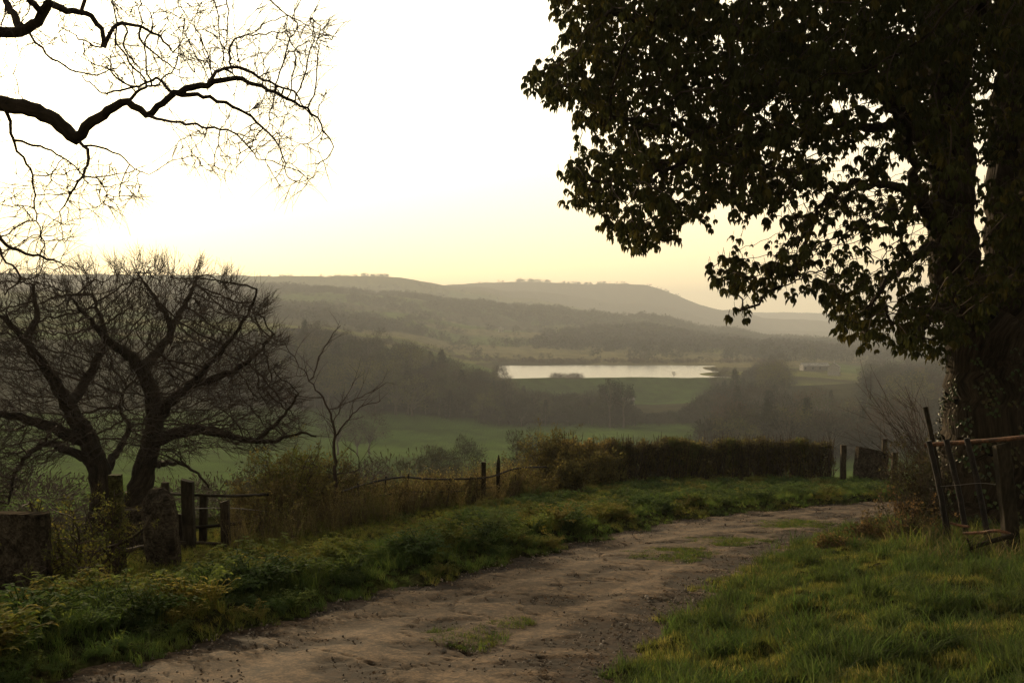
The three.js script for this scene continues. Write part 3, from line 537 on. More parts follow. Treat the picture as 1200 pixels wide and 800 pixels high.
{
  rnd = mulberry(610);
  const line = [[1.2, 29.3], [3.5, 31], [6.5, 32.2], [9.6, 32.9]], f = V(5, H(5, -31.5), -31.5);
  const t = thing('hedge', 'long clipped hedge of brown leaves and twigs beside the lane bend', 'hedge', f.toArray());
  const sets = [[], [], []], stems = new GB();
  const tones = [T(0.22, 0.165, 0.06), T(0.15, 0.13, 0.045), T(0.1, 0.115, 0.035), T(0.095, 0.075, 0.038), T(0.25, 0.18, 0.06)];
  for (let k = 0; k < 6800; k++) {
    const s = rnd(), [x, D] = alongLine(line, s), gap = n2(s * 9, 4), w = R(-1, 1), dens = 0.72 + 0.35 * gap; const y = Math.pow(rnd(), 0.75);
    if (rnd() > (gap < -0.15 ? 0.4 : dens) + 0.2 * y) continue;
    const top = 1.1 + 0.1 * n2(s * 14, 1) + 0.1 * n2(s * 50, 2), q = V(x + R(-0.05, 0.05), 0, -D + w * 0.3 * (0.7 + 0.3 * y)); q.y = H(q.x, q.z) + 0.08 + y * top;
    const sel = s < 0.2 ? [tones[0], tones[4], tones[0]] : gap > 0.1 ? [tones[1], tones[2], tones[0]] : [tones[3], tones[1], tones[3]];
    sets[k % 3].push([q.sub(f), E(R(-1, 1), R(0, 6.28), R(-1, 1)), R(0.8, 1.5), mixTone(sel)]);
  }
  for (let k = 0; k < 640; k++) { const [x, D] = alongLine(line, rnd()), z = -D + R(-0.32, 0.32), p = V(x, H(x, z) - 0.05, z).sub(f); twig(stems, p, V(R(-0.3, 0.3), 1, R(-0.3, 0.3)), R(0.8, 1.6), R(0.008, 0.022), 0.16, 5, 0.1); }
  part('stems', stems.geo(), matTwig, t, 'stuff'); sets.forEach((s, k) => instanced('foliage', smallLeaf[k], shrubMat, s, t));
}
// ---------------------------------------------------------------- leafing shrubs
function shrub(name, label, foot, w, h, n, tones, stemsN, stemR, group, leafScale = 1, upright = 0.6) {
  const t = thing(name, label, 'shrub', foot.toArray(), group), st = new GB(), sets = [[], [], []];
  for (let k = 0; k < stemsN; k++) {
    const a = R(0, 6.28), d = V(Math.cos(a) * R(0.1, 1) * w / h, upright + R(0.4, 1), Math.sin(a) * R(0.1, 1) * w / h).normalize(), len = h * R(0.6, 1.05);
    const r0 = twig(st, V(Math.cos(a) * 0.05, -0.05, Math.sin(a) * 0.05), d, len, stemR * R(0.6, 1.1), 0.22, 6, 0.1);
    for (let j = 1; j < r0.pts.length; j++) for (let q = 0; q < 2; q++) { const b = twig(st, r0.pts[j], V(R(-1, 1), R(-0.2, 1), R(-1, 1)), len * R(0.15, 0.4), stemR * 0.35, 0.3, 4, 0.05); for (let i = 1; i < b.pts.length; i++) if (rnd() < n) sets[(rnd() * 3) | 0].push([b.pts[i].clone().add(V(R(-0.05, 0.05), R(-0.05, 0.05), R(-0.05, 0.05))), E(R(-1, 1), R(0, 6.28), R(-1, 1)), R(0.7, 1.3) * leafScale, mixTone(tones)]); }
  }
  part('stems', st.geo(), matTwig, t, 'stuff'); sets.forEach((s, k) => s.length && instanced('foliage', smallLeaf[k], shrubMat, s, t));
  return t;
}
rnd = mulberry(620);
const yel = [T(0.13, 0.13, 0.025), T(0.1, 0.11, 0.025), T(0.15, 0.13, 0.03)], gold = [T(0.17, 0.135, 0.042), T(0.14, 0.12, 0.038), T(0.09, 0.075, 0.03)], tawny = [T(0.17, 0.105, 0.045), T(0.14, 0.1, 0.04), T(0.1, 0.07, 0.03)], dull = [T(0.06, 0.055, 0.025), T(0.05, 0.04, 0.02)];
const gp = (px, D) => base(px, D);
shrub('hawthorn_shrub', 'hawthorn bush in small yellow green leaf between stone block and mossy post', gp(82, 11.3), 1.0, 1.05, 0.34, yel, 13, 0.026, null, 0.6, 0.1);
shrub('hawthorn_shrub', 'low hawthorn shoot leafing against the rounded stone post', gp(128, 11.9), 0.7, 0.9, 0.2, yel, 8, 0.014, null, 0.5);
shrub('willow_shrub', 'yellow green shrub behind the low wooden fence rails', gp(330, 17.6), 1.0, 1.35, 0.5, [yel[0], gold[0], gold[1]], 22, 0.014, null, 0.8);
shrub('willow_shrub', 'dull gold shrub just behind the sapling', gp(372, 20.5), 0.9, 1.2, 0.4, gold, 16, 0.012, null, 0.8);
shrub('golden_shrub', 'golden brown bush where the wire fence meets the hedge', gp(648, 26.5), 1.0, 1.45, 0.7, gold, 26, 0.014, null, 1.0);
shrub('golden_shrub', 'lower golden bush spilling onto the verge below the hedge end', gp(668, 25), 0.9, 0.9, 0.7, gold, 20, 0.012, null, 1.0);
shrub('golden_shrub', 'straggly gold bush against the middle of the hedge', gp(705, 28.5), 0.7, 0.9, 0.6, gold, 14, 0.012, null, 1.0);
shrub('bramble', 'tawny leaved bramble sprawling on the grass bank by the lane', gp(1030, 15.5), 0.8, 0.4, 0.4, tawny, 18, 0.008, null, 0.8, -0.1);
shrub('bramble', 'sparse tawny bramble tangle at the foot of the leaning bars', gp(1062, 14.9), 0.7, 0.75, 0.16, [tawny[0], dull[0], tawny[2]], 18, 0.008, null, 0.75, 0.1);
shrub('bramble', 'sparse low bramble trailing along the bank edge', gp(985, 14.6), 0.6, 0.28, 0.45, [tawny[0], tawny[1], yel[1]], 16, 0.006, null, 0.7, -0.2);
shrub('thorn_bush', 'dark twiggy bush between the stone gatepost and leaning bars', gp(1082, 17.2), 0.6, 1.2, 0.3, dull, 20, 0.012, null, 0.8);
shrub('thorn_bush', 'thin thorn bush under the great tree', gp(1092, 20), 0.9, 1.5, 0.3, dull, 18, 0.012, null, 0.8);
for (const [px, D, w, h] of [[420, 20.4, 0.7, 0.75], [455, 21.2, 0.6, 0.6], [500, 22.4, 0.8, 0.7], [545, 23.2, 0.6, 0.6], [600, 24.6, 0.8, 0.85], [300, 16.6, 0.7, 0.8], [350, 18.4, 0.8, 0.9]]) shrub('dead_bramble', 'gold and brown dead bramble heaped along the iron rail fence', gp(px, D), w, h, 0.5, [gold[0], gold[2], tawny[1]], 18, 0.008, 'brambles along the iron rail fence', 0.8, 0.1);
{ // fan of bare shoots beside the trunk
  const f = gp(1112, 21), t = thing('elder_bush', 'fan of bare fine shoots beside the great trunk', 'shrub', f.toArray()), st = new GB();
  for (let k = 0; k < 26; k++) { const d = V(R(-1.0, 0.25), R(0.7, 1.3), R(-0.5, 0.5)); const r0 = twig(st, V(R(-0.1, 0.1), 0, R(-0.1, 0.1)), d, R(1.8, 3.4), 0.01, 0.14, 7, 0.02); for (let j = 2; j < 7; j++) for (let q = 0; q < 2; q++) twig(st, r0.pts[j], r0.v.clone().add(V(R(-1, 0.6), R(-0.4, 0.6), R(-0.8, 0.8))), R(0.3, 0.9), 0.006, 0.12, 4, 0); }
  part('stems', st.geo(), matTwig, t, 'stuff');
}

// ---------------------------------------------------------------- fences, posts and stones
const matWood = new THREE.MeshPhysicalMaterial({ specularIntensity: 0.2, color: C(0.13, 0.105, 0.075), map: barkC, bumpMap: barkH, bumpScale: 0.012, roughness: 0.95 });
const matWoodDark = new THREE.MeshPhysicalMaterial({ specularIntensity: 0.2, color: C(0.075, 0.062, 0.042), map: barkC, bumpMap: barkH, bumpScale: 0.012, roughness: 0.95 });
const matMoss = new THREE.MeshPhysicalMaterial({ specularIntensity: 0.1, color: C(0.12, 0.12, 0.05), map: grit, bumpMap: gritH, bumpScale: 0.02, roughness: 1 });
const matStone = new THREE.MeshPhysicalMaterial({ specularIntensity: 0, color: C(0.13, 0.11, 0.088), map: grit, bumpMap: gritH, bumpScale: 0.02, roughness: 0.95 });
const matRust = new THREE.MeshStandardMaterial({ color: C(0.33, 0.15, 0.075), map: grit, bumpMap: gritH, bumpScale: 0.004, roughness: 0.75, metalness: 0.25 });
const matIron = new THREE.MeshStandardMaterial({ color: C(0.05, 0.036, 0.03), map: grit, roughness: 0.8, metalness: 0.3 });
const matWire = new THREE.MeshStandardMaterial({ color: C(0.2, 0.17, 0.15), roughness: 0.6, metalness: 0.6 });
function block(a, b, w, d, o = {}) { // a squared post from foot a to top b: chamfered, worn, a little crooked
  const n = 9, gb = new GB(), ax = b.clone().sub(a), len = ax.length(), up = ax.clone().normalize(), right = V(1, 0, 0).addScaledVector(up, -up.x).normalize(), fw = right.clone().cross(up), seed = R(0, 99), ch = o.ch ?? 0.18, prof = [];
  for (const [sx, sy] of [[1, 1], [-1, 1], [-1, -1], [1, -1]]) { const c1 = [sx, sy * (1 - ch)], c2 = [sx * (1 - ch), sy]; if (sx * sy > 0) prof.push(c1, c2); else prof.push(c2, c1); }
  const rings = [];
  for (let k = 0; k <= n; k++) {
    const y = k / n, taper = (o.taper ? lerp(1, o.taper, y) : 1) * (o.round && y > 0.75 ? Math.sqrt(Math.max(0.04, 1 - ((y - 0.75) / 0.25) ** 2 * 0.85)) : 1) * (o.point && y > 0.85 ? lerp(1, 0.25, (y - 0.85) / 0.15) : 1), cx = (o.bend ?? 0.006) * n2(seed, y * 2), ring = [];
    for (const [x, z] of prof) { const wn = 1 + (o.rough ?? 0.05) * n3(x * 1.5 + seed, y * len * 3, z * 1.5); ring.push(a.clone().addScaledVector(up, y * len + (k === n ? (o.slant ?? 0) * x * w / 2 + (o.rough ?? 0.05) * 0.3 * w * n2(x * 3 + seed, z * 3) : 0)).addScaledVector(right, x * w / 2 * taper * wn + cx).addScaledVector(fw, z * d / 2 * taper * wn)); }
    rings.push(ring);
  }
  for (let k = 0; k < n; k++) for (let s = 0; s < 8; s++) { const q = (s + 1) % 8; gb.face([rings[k][s], rings[k + 1][s], rings[k + 1][q], rings[k][q]]); }
  gb.face(rings[n].slice().reverse());
  return gb.geo();
}
const rail = (pts, r, sides = 6) => { const gb = new GB(), c = new THREE.CatmullRomCurve3(pts), n = Math.max(6, pts.length * 5); gb.tube(c.getPoints(n).map((p) => p.add(V(R(-1, 1), R(-1, 1), R(-1, 1)).multiplyScalar(r * 0.12))), r, sides); return gb.geo(); };
function local(t, g) { g.translate(-t.position.x, -t.position.y, -t.position.z); return g; }
function foot(px, D, dy = 0) { const p = base(px, D); p.y -= 0.12 - dy; return p; }
rnd = mulberry(700);
{ const D = 10.9, t = thing('stone_block', 'squat dark squared stone block standing in the verge weeds', 'stone', base(22, D).toArray()); part('block', local(t, block(foot(22, D), P(22, 601, D), 0.58, 0.2, { rough: 0.06, ch: 0.12, slant: -0.05, taper: 0.95 })), matStone, t); }
{ const D = 12.9, t = thing('stone_post', 'rounded dark stone gatepost leaning in the verge grass', 'stone', base(185, D).toArray()); part('post', local(t, block(foot(192, D), P(183, 572, D), 0.36, 0.3, { rough: 0.07, round: true, ch: 0.3 })), matStone, t); }
{ const D = 14.2, t = thing('stone_slab', 'dark upright stone slab half hidden behind the rounded stone post', 'stone', base(155, D).toArray()); part('slab', local(t, block(foot(156, D), P(155, 597, D), 0.28, 0.2, { rough: 0.05 })), matStone, t); }
{ // post and rail fence, mossy posts
  const t = thing('rail_fence', 'broken old post and rail fence of weathered wood below the oak', 'fence', base(220, 14.6).toArray());
  for (const [px, top, D, w, lean, m] of [[138, 556, 12.2, 0.13, -3, matMoss], [221, 563, 14.6, 0.15, -2, matWoodDark], [236, 580, 15.2, 0.1, 2, matWoodDark], [212, 602, 14.9, 0.08, -3, matWoodDark], [263, 587, 15, 0.115, 0, matWood], [193, 565, 15.6, 0.1, 0, matWoodDark], [322, 592, 17, 0.11, 0, matWoodDark]]) part('post', local(t, block(foot(px, D), P(px + lean, top, D), w, w * 0.9, { slant: R(-0.3, 0.3) })), m, t);
  part('rail', local(t, rail([P(190, 578, 15.3), P(225, 580, 14.7), P(262, 581, 15.05), P(318, 579, 16.9)], 0.022)), matWoodDark, t);
  part('rail', local(t, rail([P(196, 617, 15.2), P(236, 617, 15.1), P(282, 613, 15.3)], 0.022)), matWoodDark, t);
  part('rail', local(t, rail([P(40, 657, 11.4), P(90, 649, 11.8), P(140, 646, 12.3), P(180, 638, 13.4), P(226, 636, 14.7), P(268, 638, 15)], 0.026)), matWood, t);
  part('wire', local(t, rail([P(225, 596, 14.7), P(262, 595, 15), P(322, 600, 17)], 0.005, 3)), matWire, t);
}
{ const t = thing('fallen_branch', 'pale crooked dead branch propped across the lower fence rail', 'branch', base(110, 11.7).toArray()); const gb = new GB(); const pts = px3(11.6, [[82, 668], [98, 652], [122, 643], [143, 636], [160, 626], [170, 618], [177, 603]]); gb.tube(pts, [0.022, 0.02, 0.02, 0.017, 0.013, 0.01, 0.006], 6); gb.tube(px3(11.6, [[122, 643], [128, 655], [134, 664]]), 0.01, 5); gb.tube(px3(11.6, [[144, 620], [158, 615], [170, 612]]), 0.008, 5); part('wood', local(t, gb.geo()), matWood, t); }
{ // iron wire fence
  const t = thing('wire_fence', 'rusty sagging iron rail fence on thin stakes above the dry stems', 'fence', base(520, 22.6).toArray());
  const line = [[380, 18.6], [450, 20.6], [478, 21.2], [527, 22.4], [558, 23], [606, 24.3], [640, 25.5]];
  for (const [px, D, top, lean] of [[451, 20.6, 558, 2], [477, 21.2, 555, 3], [526, 22.4, 559, 4], [558, 23, 560, 2], [604, 24.3, 548, 0], [420, 19.7, 566, -2]]) part('stake', local(t, rail([foot(px - lean, D), P(px, (top + 590) / 2, D), P(px + lean * 0.6, top, D)], 0.018, 5)), matIron, t);
  part('post', local(t, block(foot(566, 23.2), P(567, 541, 23.2), 0.095, 0.09, {})), matWoodDark, t);
  part('post', local(t, block(foot(583, 23.6), P(584.5, 533, 23.6), 0.085, 0.08, { point: true })), matWoodDark, t);
  part('rail', local(t, rail([P(400, 576, 19.1), P(432, 566, 20.1), P(470, 559, 21), P(500, 561, 21.8), P(545, 561, 22.8), P(572, 559, 23.2), P(604, 549, 24.2), P(640, 547, 25.4)], 0.02, 5)), matIron, t);
  part('rail', local(t, rail([P(400, 590, 19.1), P(470, 577, 21), P(545, 575, 22.8), P(604, 566, 24.2)], 0.009, 5)), matIron, t);
}
{ const D = 31.5, t = thing('stone_gatepost', 'broad dark stone gatepost with slanting top at the hedge end', 'stone', base(1022, D).toArray()); part('post', local(t, block(foot(1022, D), P(1022, 526, D), 0.98, 0.4, { rough: 0.06, slant: -0.16, taper: 0.86 })), matStone, t); }
{ const D = 31.2, t = thing('wooden_post', 'grey wooden post set between hedge and broad stone gatepost', 'post', base(989, D).toArray()); part('post', local(t, block(foot(989, D), P(989, 521, D), 0.15, 0.14, {})), matWood, t); }
{ const D = 33, t = thing('wooden_post', 'pale post top rising behind the broad stone gatepost', 'post', base(1037, D).toArray()); part('post', local(t, block(foot(1037, D), P(1037, 514, D), 0.14, 0.13, {})), matWood, t); }
{ const D = 28, t = thing('wooden_post', 'short pale post between the broad gatepost and dark bush', 'post', base(1049, D).toArray()); part('post', local(t, block(foot(1049, D), P(1049, 530, D), 0.14, 0.13, {})), matWood, t); }
{ // collapsed iron railings on a leaning post
  const t = thing('leaning_fence', 'collapsed iron railing leaning under the great tree with rusty top bar', 'fence', base(1150, 14.2).toArray());
  part('post', local(t, block(foot(1191, 13.6), P(1174, 520, 13.9), 0.18, 0.15, { slant: 0.2 })), matWoodDark, t);
  part('top_rail', local(t, rail([P(1084, 521.5, 14.9), P(1120, 519, 14.6), P(1160, 516, 14.2), P(1215, 511, 13.7)], 0.03, 8)), matRust, t);
  for (const [x0, y0, x1, D] of [[1089, 517, 1116, 14.75], [1109, 515, 1139, 14.55], [1133, 513, 1164, 14.3]]) part('bar', local(t, rail([P(x0, y0, D), P((x0 + x1) / 2 - 1, 572, D - 0.05), foot(x1, D - 0.1)], 0.04, 6)), matIron, t);
    part('pole', local(t, rail([P(1085, 477, 15.3), P(1097, 535, 15.1), foot(1119, 14.6)], 0.035, 7)), matWoodDark, t);
  part('lower_rail', local(t, rail([P(1114, 613, 14.3), P(1128, 616, 14.2), P(1136, 617, 14.1)], 0.018, 6)), matRust, t);
  part('lower_rail', local(t, rail([P(1130, 625, 14), P(1150, 624, 13.8), P(1172, 622, 13.6), P(1188, 627, 13.5)], 0.022, 6)), matRust, t);
  for (const y of [566]) part('wire', local(t, rail([P(1100, y + 4, 14.7), P(1125, y + 2, 14.4), P(1148, y, 14.2), P(1180, y + R(-3, 3), 13.8)], 0.004, 3)), matWire, t);
}
{ const t = thing('fallen_branch', 'dark fallen branch lying in long grass by the leaning post', 'branch', ground(1150, 640).toArray()); const gb = new GB(), g = (x, D, h) => { const p = base(x, D); p.y += h; return p; }; gb.tube([g(1120, 13.4, 0.02), g(1140, 13.4, 0.1), g(1160, 13.3, 0.2), g(1190, 13.3, 0.34)], [0.02, 0.028, 0.03, 0.03], 6); gb.tube([g(1140, 13.4, 0.1), g(1136, 13.2, 0.22)], 0.012, 5); part('wood', local(t, gb.geo()), matWoodDark, t); }
console.log('stage fences');
// ---------------------------------------------------------------- grass and herbs
function bladeTuft(n, h, spread, w, seed, bend = 0.6) {
  rnd = mulberry(seed); const gb = new GB();
  for (let k = 0; k < n; k++) {
    const a = R(0, 6.28), rr = spread * Math.sqrt(rnd()), x = Math.cos(a) * rr, z = Math.sin(a) * rr, hh = h * R(0.5, 1.15), b = R(0, 6.28), l = hh * bend * R(0.2, 1.1), dx = Math.cos(b), dz = Math.sin(b), ww = w * R(0.7, 1.2), sx = -dz * ww / 2, sz = dx * ww / 2;
    const q = (t) => V(x + dx * l * t * t, hh * (t - 0.22 * t * t * bend) - 0.02, z + dz * l * t * t), p0 = q(0), p1 = q(0.4), p2 = q(0.75), p3 = q(1), S = (p, s) => V(p.x + sx * s, p.y, p.z + sz * s);
    gb.face([S(p0, 1), S(p1, 0.9), S(p1, -0.9), S(p0, -1)]); gb.face([S(p1, 0.9), S(p2, 0.6), S(p2, -0.6), S(p1, -0.9)]); gb.face([S(p2, 0.6), p3, S(p2, -0.6)]);
  }
  return gb.geo();
}
function herbClump(n, h, seed, leafl) { // cow parsley and nettle: arching stalks with feathered leaves
  rnd = mulberry(seed); const gb = new GB();
  for (let k = 0; k < n; k++) {
    const a = R(0, 6.28), d = V(Math.cos(a), 0, Math.sin(a)), L = h * R(0.6, 1.1), o = R(0.25, 0.8), pts = [];
    for (let j = 0; j <= 4; j++) { const t = j / 4; pts.push(V(d.x * L * o * t * t * 1.2 + d.x * 0.02, L * (t - 0.35 * o * t * t), d.z * L * o * t * t * 1.2 + d.z * 0.02)); }
    gb.tube(pts, 0.0035, 3, false);
    for (let j = 2; j <= 4; j++) for (const s of [-1, 1]) { const side = V(-d.z * s, R(-0.1, 0.3), d.x * s).addScaledVector(d, R(0.1, 0.7)).normalize(); leafFace(gb, pts[j], side, V(0, 1, 0), leafl * R(0.7, 1.2) * (j === 4 ? 0.8 : 1), leafl * 0.45, 0.1); }
    leafFace(gb, pts[4], V(d.x, -0.1, d.z).normalize(), V(0, 1, 0), leafl, leafl * 0.4, 0.1);
  }
  return gb.geo();
}
const grassMat = leafMat(0.115, 0.115, 0.11, 0.58), gt = (r, g, b) => T(r, g, b);
const turf = [0, 1, 2].map((k) => bladeTuft(16, 0.1, 0.075, 0.006, 800 + k, 0.7)), tall = [0, 1].map((k) => bladeTuft(20, 0.26, 0.09, 0.007, 810 + k, 0.9)), herb = [0, 1, 2].map((k) => herbClump(14, [0.24, 0.2, 0.28][k], 820 + k, [0.045, 0.034, 0.055][k]));
{
  rnd = mulberry(830);
  const turfS = [[], [], []], tallS = [[], []], herbS = [[], [], []], laneS = [[], [], []];
  const inView = (x, D, m = 1.2) => Math.abs(x) < D * 0.5 + m;
  const olive = [gt(0.095, 0.105, 0.02), gt(0.125, 0.125, 0.025), gt(0.07, 0.085, 0.018), gt(0.16, 0.14, 0.04)], deep = [gt(0.045, 0.075, 0.016), gt(0.06, 0.085, 0.018), gt(0.05, 0.065, 0.02)], fresh = [gt(0.078, 0.12, 0.024), gt(0.055, 0.09, 0.02), gt(0.115, 0.145, 0.03)];
  // mown-looking bank on the right, with coarse tussocks
  for (let k = 0; k < 190000; k++) {
    const D = 5 + 23 * Math.pow(rnd(), 1.5), x = R(-1, 12); if (!inView(x, D)) continue; const [sd, side] = sdRoad(x, D); const e = sd + ragged(x, D); if (side < 0 || e < 0.02) continue;
    const tk = tussock(x * 1.3 + 2, D * 1.3), dens = e < 0.3 ? 0.5 : 1; if (rnd() > dens) continue;
    const p = V(x, H(x, -D), -D), warm = n2(x * 0.7, D * 0.7);
    if (tk > 0.2 && rnd() < 0.35) tallS[k & 1].push([p, E(R(-0.2, 0.2), R(0, 6.28), R(-0.2, 0.2)), R(0.5, 1.0) * (0.55 + 1.1 * tk), mixTone(deep)]);
    else turfS[k % 3].push([p, E(R(-0.25, 0.25), R(0, 6.28), R(-0.25, 0.25)), R(0.45, 0.95) * (1 + 0.3 * tk), mixTone(warm > -0.1 ? olive : [...deep, olive[0]])]);
    if (turfS[0].length > 14000) break;
  }
  // long grass under the leaning fence
  for (let k = 0; k < 1500; k++) { const D = R(12.5, 20), x = R(4.8, 9.5); if (sdRoad(x, D)[0] < 1.2) continue; tallS[k & 1].push([V(x, H(x, -D), -D), E(R(-0.3, 0.3), R(0, 6.28), R(-0.3, 0.3)), R(0.8, 1.5), mixTone([deep[0], olive[0], gt(0.12, 0.1, 0.045)])]); }
  // lush herbs and grass of the verge on the left, as far as the fence and hedge
  for (let k = 0; k < 120000; k++) {
    const D = 5.5 + 27 * Math.pow(rnd(), 1.25), x = R(-8, 13); if (!inView(x, D)) continue; const [sd, side] = sdRoad(x, D); const e = sd + ragged(x, D); if (side > 0 || e < 0.0) continue;
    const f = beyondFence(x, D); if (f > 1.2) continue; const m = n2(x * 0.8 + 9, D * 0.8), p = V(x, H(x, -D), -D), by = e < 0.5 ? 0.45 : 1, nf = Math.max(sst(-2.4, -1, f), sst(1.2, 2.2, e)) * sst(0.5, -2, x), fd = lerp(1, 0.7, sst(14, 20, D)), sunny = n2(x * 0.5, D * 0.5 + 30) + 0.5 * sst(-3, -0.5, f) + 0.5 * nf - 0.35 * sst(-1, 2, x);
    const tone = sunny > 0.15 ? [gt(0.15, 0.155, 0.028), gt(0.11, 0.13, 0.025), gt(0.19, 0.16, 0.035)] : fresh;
    if (e > 0.15 && rnd() < (0.15 + 0.3 * m) * lerp(1, 0.12, nf)) herbS[k % 3].push([p, E(R(-0.25, 0.25), R(0, 6.28), R(-0.25, 0.25)), R(0.6, 1.3) * by * (1 + 0.4 * m) * fd * lerp(1, 0.5, nf), mixTone(tone)]);
    else if (rnd() < 0.75) tallS[k & 1].push([p, E(R(-0.3, 0.3), R(0, 6.28), R(-0.3, 0.3)), R(0.4, 0.95) * (by + 0.1) * fd * lerp(1, 0.42, nf), mixTone(tone)]);
    if (herbS[0].length > 7000) break;
  }
  // grass strips in the lane
  for (let k = 0; k < 260000; k++) {
    const D = R(6, 25), x = R(-3, 10), [sd] = sdRoad(x, D); if (sd > -0.15) continue;
    const q = project(V(x, -0.1 * D, -D)), el = (cx, cy, a, b) => 1 - Math.hypot((q[0] - cx) / a, (q[1] - cy) / b);
    const w = Math.max(el(785, 648, 62, 10), el(545, 745, 60, 16), el(850, 633, 60, 6), el(930, 613, 55, 6), el(600, 728, 30, 7)) + 0.45 * fbm(x * 2, D * 2); if (w < 0.2 || rnd() > 0.5) continue;
    laneS[k % 3].push([V(x, -0.1 * D - 0.02, -D), E(R(-0.3, 0.3), R(0, 6.28), R(-0.3, 0.3)), R(0.3, 0.6), mixTone([deep[0], deep[2], olive[0]])]);
  }
  turfS.forEach((s, k) => instanced('bank_grass', turf[k], grassMat, s, scene, 'short olive grass covering the bank beside the lane', 'grass'));
  tallS.forEach((s, k) => instanced('tussock_grass', tall[k], grassMat, s, scene, 'longer grass tussocks on both verges', 'grass'));
  herbS.forEach((s, k) => instanced('verge_herbs', herb[k], grassMat, s, scene, 'lush green cow parsley and weeds between lane and fence', 'weeds'));
  laneS.forEach((s, k) => instanced('lane_grass', turf[k], grassMat, s, scene, 'low grass growing in the middle of the lane', 'grass'));
  console.log('grass', turfS.map((s) => s.length), tallS.map((s) => s.length), herbS.map((s) => s.length), laneS.map((s) => s.length));
}
{ // dry stems and bramble along the wire fence
  const stem = [0, 1].map((v) => { rnd = mulberry(850 + v); const gb = new GB(); for (let k = 0; k < 9; k++) { const p = V(R(-0.12, 0.12), 0, R(-0.12, 0.12)), r = twig(gb, p, V(R(-0.25, 0.25), 1, R(-0.25, 0.25)), R(0.35, 0.95), 0.004, 0.24, 4, 0.02); for (let j = 1; j < 5; j++) for (let q = 0; q < 2; q++) { const d = V(R(-1, 1), R(-0.3, 0.8), R(-1, 1)).normalize(); leafFace(gb, r.pts[j], d, V(0, 1, 0.1), R(0.03, 0.06), R(0.012, 0.025)); } } return gb.geo(); });
  rnd = mulberry(855); const s = [[], []], tones = [gt(0.28, 0.215, 0.08), gt(0.22, 0.175, 0.07), gt(0.14, 0.11, 0.045), gt(0.17, 0.17, 0.045), gt(0.1, 0.075, 0.045)];
  for (let k = 0; k < 9500; k++) { const x = R(-5, 2.5), D = R(14, 30), f = beyondFence(x, D); if (f < -0.9 - 0.4 * n2(x, D) || f > 1.6) continue; if (600 + F * x / D < 270) continue; if (rnd() > 0.55 + 0.5 * n2(x * 1.2, D * 1.2)) continue; s[k & 1].push([V(x, H(x, -D), -D), E(R(-0.2, 0.2), R(0, 6.28), R(-0.2, 0.2)), R(0.3, 0.75) * (1 + 0.5 * n2(x * 0.9 + 40, D * 0.9)), mixTone(tones)]); }
  s.forEach((q, k) => instanced('dry_stems', stem[k], grassMat, q, scene, 'tangle of gold dead stems and leaves along the wire fence', 'weeds'));
  console.log('stems', s.map((q) => q.length));
}
{ // leaf litter, crumbs and small stones on the lane
  const peb = [0, 1].map((v) => { const g = new THREE.IcosahedronGeometry(0.012, 0), a = g.attributes.position; rnd = mulberry(870 + v); for (let k = 0; k < a.count; k++) { const x = a.getX(k), y = a.getY(k), z = a.getZ(k), n = 1 + 0.35 * n3(x * 90 + v * 5, y * 90, z * 90); a.setXYZ(k, x * n, y * n * 0.6, z * n); } g.computeVertexNormals(); return g; });
  const lf = new GB(); rnd = mulberry(872); leafFace(lf, V(0, 0.006, 0), V(1, 0.1, 0).normalize(), V(0, 1, 0), 0.032, 0.02, 0.25); const lg = lf.geo();
  const ps = [[], []], ls = [];
  for (let k = 0; k < 60000; k++) {
    const D = 5.5 + 19 * Math.pow(rnd(), 1.5), x = R(-3.5, 9), [sd, side] = sdRoad(x, D); if (sd > 0.1 || Math.abs(x) > D * 0.5 + 0.5) continue;
    const edge = sst(-0.9, -0.05, sd) * (side > 0 ? 1 : 0.7), mess = clamp(fbm(x * 0.8 - 7, D * 0.8 + 4, 5) * 1.3 + 0.1, 0, 1); if (rnd() > Math.max(edge, mess * 0.8)) continue;
    const p = V(x, -0.1 * D + 0.0, -D);
    if (rnd() < 0.3) ls.push([p, E(R(-0.5, 0.5), R(0, 6.28), R(-0.5, 0.5)), R(0.5, 1.2), mixTone([[0.9, 0.55, 0.3], [0.6, 0.4, 0.25], [1.3, 0.9, 0.55]])]);
    else ps[k & 1].push([p, E(R(0, 3), R(0, 6), R(0, 3)), R(0.25, 1.1) * (rnd() < 0.03 ? 2 : 1), mixTone([[1, 0.85, 0.7], [0.6, 0.5, 0.4], [1.4, 1.2, 1]])]);
  }
  const sm = new THREE.MeshStandardMaterial({ color: C(0.16, 0.15, 0.14), roughness: 0.95 });
  ps.forEach((s, k) => instanced('gravel', peb[k], sm, s, scene, 'loose crumbs of stone scattered over the lane', 'gravel'));
  instanced('leaf_litter', lg, leafMat(0.12, 0.12, 0.12, 0.1), ls, scene, 'dry brown leaf litter along the lane edges', 'leaves');
  console.log('litter', ls.length, ps.map((s) => s.length));
}

